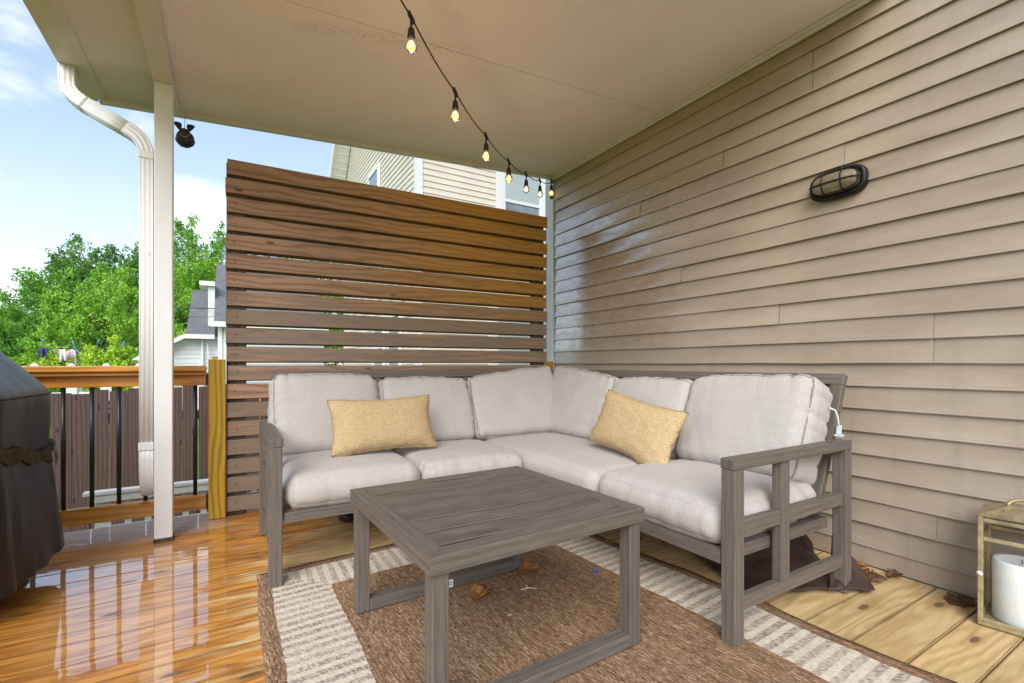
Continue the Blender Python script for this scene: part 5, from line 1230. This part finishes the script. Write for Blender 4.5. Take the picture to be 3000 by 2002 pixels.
# ------------------------------------------------------------------ trees
def tree(name, base, height, crown_r, label, leafmat, n_leaf, leaf=0.16, seed=0, crown_base=0.25, spiky=1.0, squash=1.0, trunk=True, cat='tree', droop=0.0):
    rg = np.random.default_rng(seed); b = Vector(base)
    root = empty(name, base, label, cat)
    mbt = MB(); tips = []
    zc = height * (crown_base + 1) / 2; hz_ = height * (1 - crown_base) / 2
    if trunk:
        mbt.tube([b, b + Vector((0.05 * height * rg.uniform(-.3, .3), 0, height * 0.3)), b + Vector((0, 0, height * 0.85))], 0.022 * height, 8, up=(1, 0, 0), scale=[1.2, 0.8, 0.15])
    nb_ = 70
    for i in range(nb_):
        # direction biased upward/outward; tip on an uneven ellipsoid
        th = rg.uniform(0, 2 * math.pi); cz_ = rg.uniform(-0.75, 1.0); sr = math.sqrt(max(0, 1 - cz_ * cz_))
        k = rg.uniform(0.72, 1.12) * (1 + 0.18 * mnoise.noise(Vector((math.cos(th) * 2, math.sin(th) * 2, cz_ * 2 + seed))))
        tip = b + Vector((crown_r * sr * math.cos(th) * k, crown_r * squash * sr * math.sin(th) * k, zc + hz_ * cz_ * k))
        st = b + Vector((0, 0, height * rg.uniform(crown_base * 0.8, 0.62)))
        mid = st.lerp(tip, 0.5) + Vector((0, 0, -0.05 * height * rg.uniform(0, 1)))
        mbt.tube([st, mid, tip], 0.006 * height, 5, up=(0.3, 0.2, 1), scale=[1.2, 0.6, 0.15]); tips.append((st, mid, tip))
    part(mbt, 'trunk', M['bark'], root)
    ST = np.array([[*q] for q, _, _ in tips]); MD = np.array([[*q] for _, q, _ in tips]); TP = np.array([[*q] for _, _, q in tips])
    nc = 850                                              # leafy sprays along the limbs
    ti = rg.integers(0, len(tips), nc); sq = np.clip(1 - np.abs(rg.normal(0, 0.30, nc)), 0.15, 1.03)[:, None]
    C = ST[ti] * (1 - sq) ** 2 + MD[ti] * 2 * sq * (1 - sq) + TP[ti] * sq ** 2
    sp = crown_r * (0.22 * (1.15 - sq) + 0.05) / spiky
    C = C + np.clip(rg.normal(0, 1, (nc, 3)), -1.2, 1.2) * sp; C[:, 2] -= droop * 0.3 * crown_r * rg.uniform(0, 1, nc)
    ax_ = C - (np.array([*b]) + np.array([0, 0, height * 0.4])); ax_ /= np.linalg.norm(ax_, axis=1)[:, None] + 1e-6
    ci = rg.integers(0, nc, n_leaf); t_ = rg.uniform(-1, 1, n_leaf)[:, None]
    rad = crown_r * 0.075
    P = C[ci] + ax_[ci] * t_ * rad * 1.6 * rg.uniform(0.6, 1.3, nc)[ci][:, None] + np.clip(rg.normal(0, 1, (n_leaf, 3)), -1.8, 1.8) * rad * np.array([0.55, 0.55, 0.34]) * (1.15 - 0.5 * t_)
    D = ax_[ci] * 0.6 + rg.normal(0, 0.7, (n_leaf, 3)); D[:, 2] -= 0.15; D /= np.linalg.norm(D, axis=1)[:, None]
    Q = np.cross(D, rg.normal(0, 1, (n_leaf, 3))); Q /= np.linalg.norm(Q, axis=1)[:, None] + 1e-6
    L = (leaf * rg.uniform(0.6, 1.35, n_leaf))[:, None]; Wd = L * 0.44
    V = np.stack([P - D * L * .5, P + Q * Wd * .5, P + D * L * .5, P - Q * Wd * .5], axis=1).reshape(-1, 3)
    F = [(k, k + 1, k + 2, k + 3) for k in range(0, 4 * n_leaf, 4)]
    rr = np.clip(0.65 * rg.uniform(0, 1, nc)[ci] + 0.35 * rg.uniform(0, 1, n_leaf), 0, 1).tolist()
    mb = MB(); mb.v = V.tolist(); mb.f = F; mb.uv = [[(0, 0), (1, 0), (1, 1), (0, 1)]] * len(F); mb.r = rr; mb.w = [0] * len(F); mb.s = [False] * len(F)
    part(mb, 'crown', M[leafmat], root)
    return root
def at(u, v, d):
    a = (u - 1500) / 1384.5; x = d * (math.sin(TH) + a * math.cos(TH)); y = d * (math.cos(TH) - a * math.sin(TH)); return Vector((x, y, EYE + (1067 - v) / 1384.5 * d))
def tr(u, d, vtop, wpx, *a, **k):
    p = at(u, 1067, d); h = EYE + (1067 - vtop) / 1384.5 * d - GZ
    return tree(k.pop('name', 'leafy_tree'), (p.x, p.y, GZ), h, wpx * d / 1384.5 / 2, *a, **k)
tr(320, 28, 690, 330, 'large dark green tree, tallest left of the porch post', 'leaf_dark', 43605, seed=3, leaf=0.193, crown_base=0.2, spiky=1.25)
tr(205, 24, 780, 330, 'spreading mid green tree with long wispy branches behind the lime bush', 'leaf_mid', 38475, seed=5, leaf=0.162, crown_base=0.12, spiky=1.5)
tr(570, 30, 645, 240, 'tall spiky green tree seen between porch post and slat screen', 'leaf_mid', 33345, seed=8, leaf=0.193, crown_base=0.3, spiky=1.4)
tr(610, 26, 745, 320, 'broad light green tree behind the grey roofed white house', 'leaf_fresh', 38475, seed=12, leaf=0.162, crown_base=0.08, spiky=1.0)
tr(430, 26, 770, 300, 'rounded green tree directly behind the porch post', 'leaf_fresh', 33345, seed=15, leaf=0.162, crown_base=0.05)
tr(275, 15, 845, 270, 'bright yellow green young tree above the clothes line', 'leaf_fresh', 38475, seed=18, leaf=0.096, crown_base=0.1, spiky=1.2)
tr(30, 20, 925, 190, 'green bushy tree at the far left behind the grill', 'leaf_mid', 23085, seed=21, leaf=0.125, crown_base=0.08)
tr(-60, 34, 860, 260, 'distant dark tree beyond the left end of the yard', 'leaf_dark', 17955, seed=24, leaf=0.222, crown_base=0.1)
tr(330, 9.6, 985, 150, 'low lime green shrub touching the white picket tips', 'leaf_lime', 15390, seed=27, leaf=0.074, crown_base=0.3, name='garden_shrub', cat='shrub', droop=1.5)
tr(165, 9.4, 1010, 150, 'lime leafed shrub beside the covered grill hood', 'leaf_lime', 11542, seed=30, leaf=0.074, crown_base=0.3, name='garden_shrub', cat='shrub', droop=1.5)
tr(880, 34, 700, 420, 'tall tree far behind the left half of the slat screen', 'leaf_mid', 23085, seed=33, leaf=0.222, crown_base=0.1)
tr(760, 23, 860, 300, 'green tree between the white house and the cream house', 'leaf_fresh', 23085, seed=36, leaf=0.162, crown_base=0.05)
# far hedge line closing the horizon
mb = MB(); rg = np.random.default_rng(99)
for i in range(16000):
    x = rg.uniform(-70, 60); y = 48 + rg.normal(0, 2) + 0.05 * abs(x); z = GZ + min(2.0, abs(rg.normal(0, 1))) * 2.2 * (1 + 0.5 * mnoise.noise(Vector((x * 0.12, 0, 0)))) + 0.2
    p = Vector((x, y, z)); d = Vector(rg.normal(0, 1, 3).tolist()).normalized(); q = d.cross(Vector(rg.normal(0, 1, 3).tolist())).normalized(); L = rg.uniform(0.3, 0.65)
    mb.face([p - d * L * .5, p + q * L * .25, p + d * L * .5, p - q * L * .25], [(0, 0)] * 4, rg.uniform(0, 1))
o = mb.build('distant_treeline', M['leaf_dark']); tag(o, 'far line of trees along the horizon', 'treeline', kind='stuff')

# ------------------------------------------------------------------ overhead cables
def wire(pts, r, label):
    P = [at(u, v, d) for u, v, d in pts]; mb = MB(); out = []
    for i in range(len(P) - 1):
        for j in range(8): s = j / 8; out.append(P[i].lerp(P[i + 1], s) - Vector((0, 0, 0.10 * math.sin(math.pi * s))))
    out.append(P[-1]); mb.tube(out, r, 6, up=(0, 0, 1)); o = mb.build('overhead_cable', M['cable']); tag(o, label, 'cable', 'overhead cables')
wire([(-250, 855, 14), (655, 905, 16)], 0.013, 'thick sagging overhead cable crossing low over the trees')
wire([(60, 905, 14), (655, 928, 16)], 0.008, 'thin lower overhead cable just below the thick one')
wire([(230, 755, 22), (420, 752, 22.5), (1000, 735, 25)], 0.012, 'highest overhead cable crossing the dark tree top')

# ------------------------------------------------------------------ rotary clothes dryer with washing
DP = at(250, 1067, 10.0); 
dry = empty('rotary_clothes_dryer', (DP.x, DP.y, GZ), 'blue armed rotary clothes dryer in the yard by the lime shrubs', 'clothes dryer')
mb = MB(); mb.tube([(DP.x, DP.y, GZ), (DP.x, DP.y, 1.05)], 0.022, 8, up=(1, 0, 0)); part(mb, 'pole', M['blue_arm'], dry)
ARM = []
for k in range(4):
    a = 0.5 + k * math.pi / 2; e = Vector((DP.x + 0.62 * math.cos(a), DP.y + 0.62 * math.sin(a), 1.30)); ARM.append(e)
    mb = MB(); mb.tube([(DP.x, DP.y, 0.95), e], 0.011, 8); mb.tube([e, e + Vector((0.06 * math.cos(a), 0.06 * math.sin(a), 0.12))], 0.013, 6); part(mb, 'arm', M['blue_arm'], dry)
mb = MB()
for f in (0.55, 0.8, 1.0):
    c = [Vector((DP.x, DP.y, 0.95)).lerp(e, f) for e in ARM]
    for i in range(4): mb.tube([c[i], c[(i + 1) % 4]], 0.005, 5)
part(mb, 'washing_lines', M['cable'], dry)
def garment(u0, u1, v0, v1, d, mat, label, seed):
    mb = MB()
    def fn(u, v):
        p = at(u0 + (u1 - u0) * (u + 0.06 * v * math.sin(seed + u * 4)), v0 + (v1 - v0) * (v + 0.08 * math.sin(u * 9 + seed)), d + 0.06 * math.sin(u * 14 + seed) * v); return p
    mb.grid(fn, 20, 8); o = mb.build('hanging_garment', M[mat], solid=0.006); tag(o, label, 'garment', 'washing on the clothes dryer')
garment(112, 150, 1020, 1048, 9.2, 'navy', 'dark navy garment at the left end of the washing line', 1)
garment(120, 168, 1024, 1056, 9.4, 'print', 'red and black printed cloth hanging second on the washing line', 2)
garment(160, 192, 1026, 1060, 9.3, 'white_cloth', 'white garment hanging in the middle of the washing line', 3)
garment(172, 222, 1027, 1070, 9.5, 'pink', 'pale pink sheet hanging at the right end of the washing line', 4)
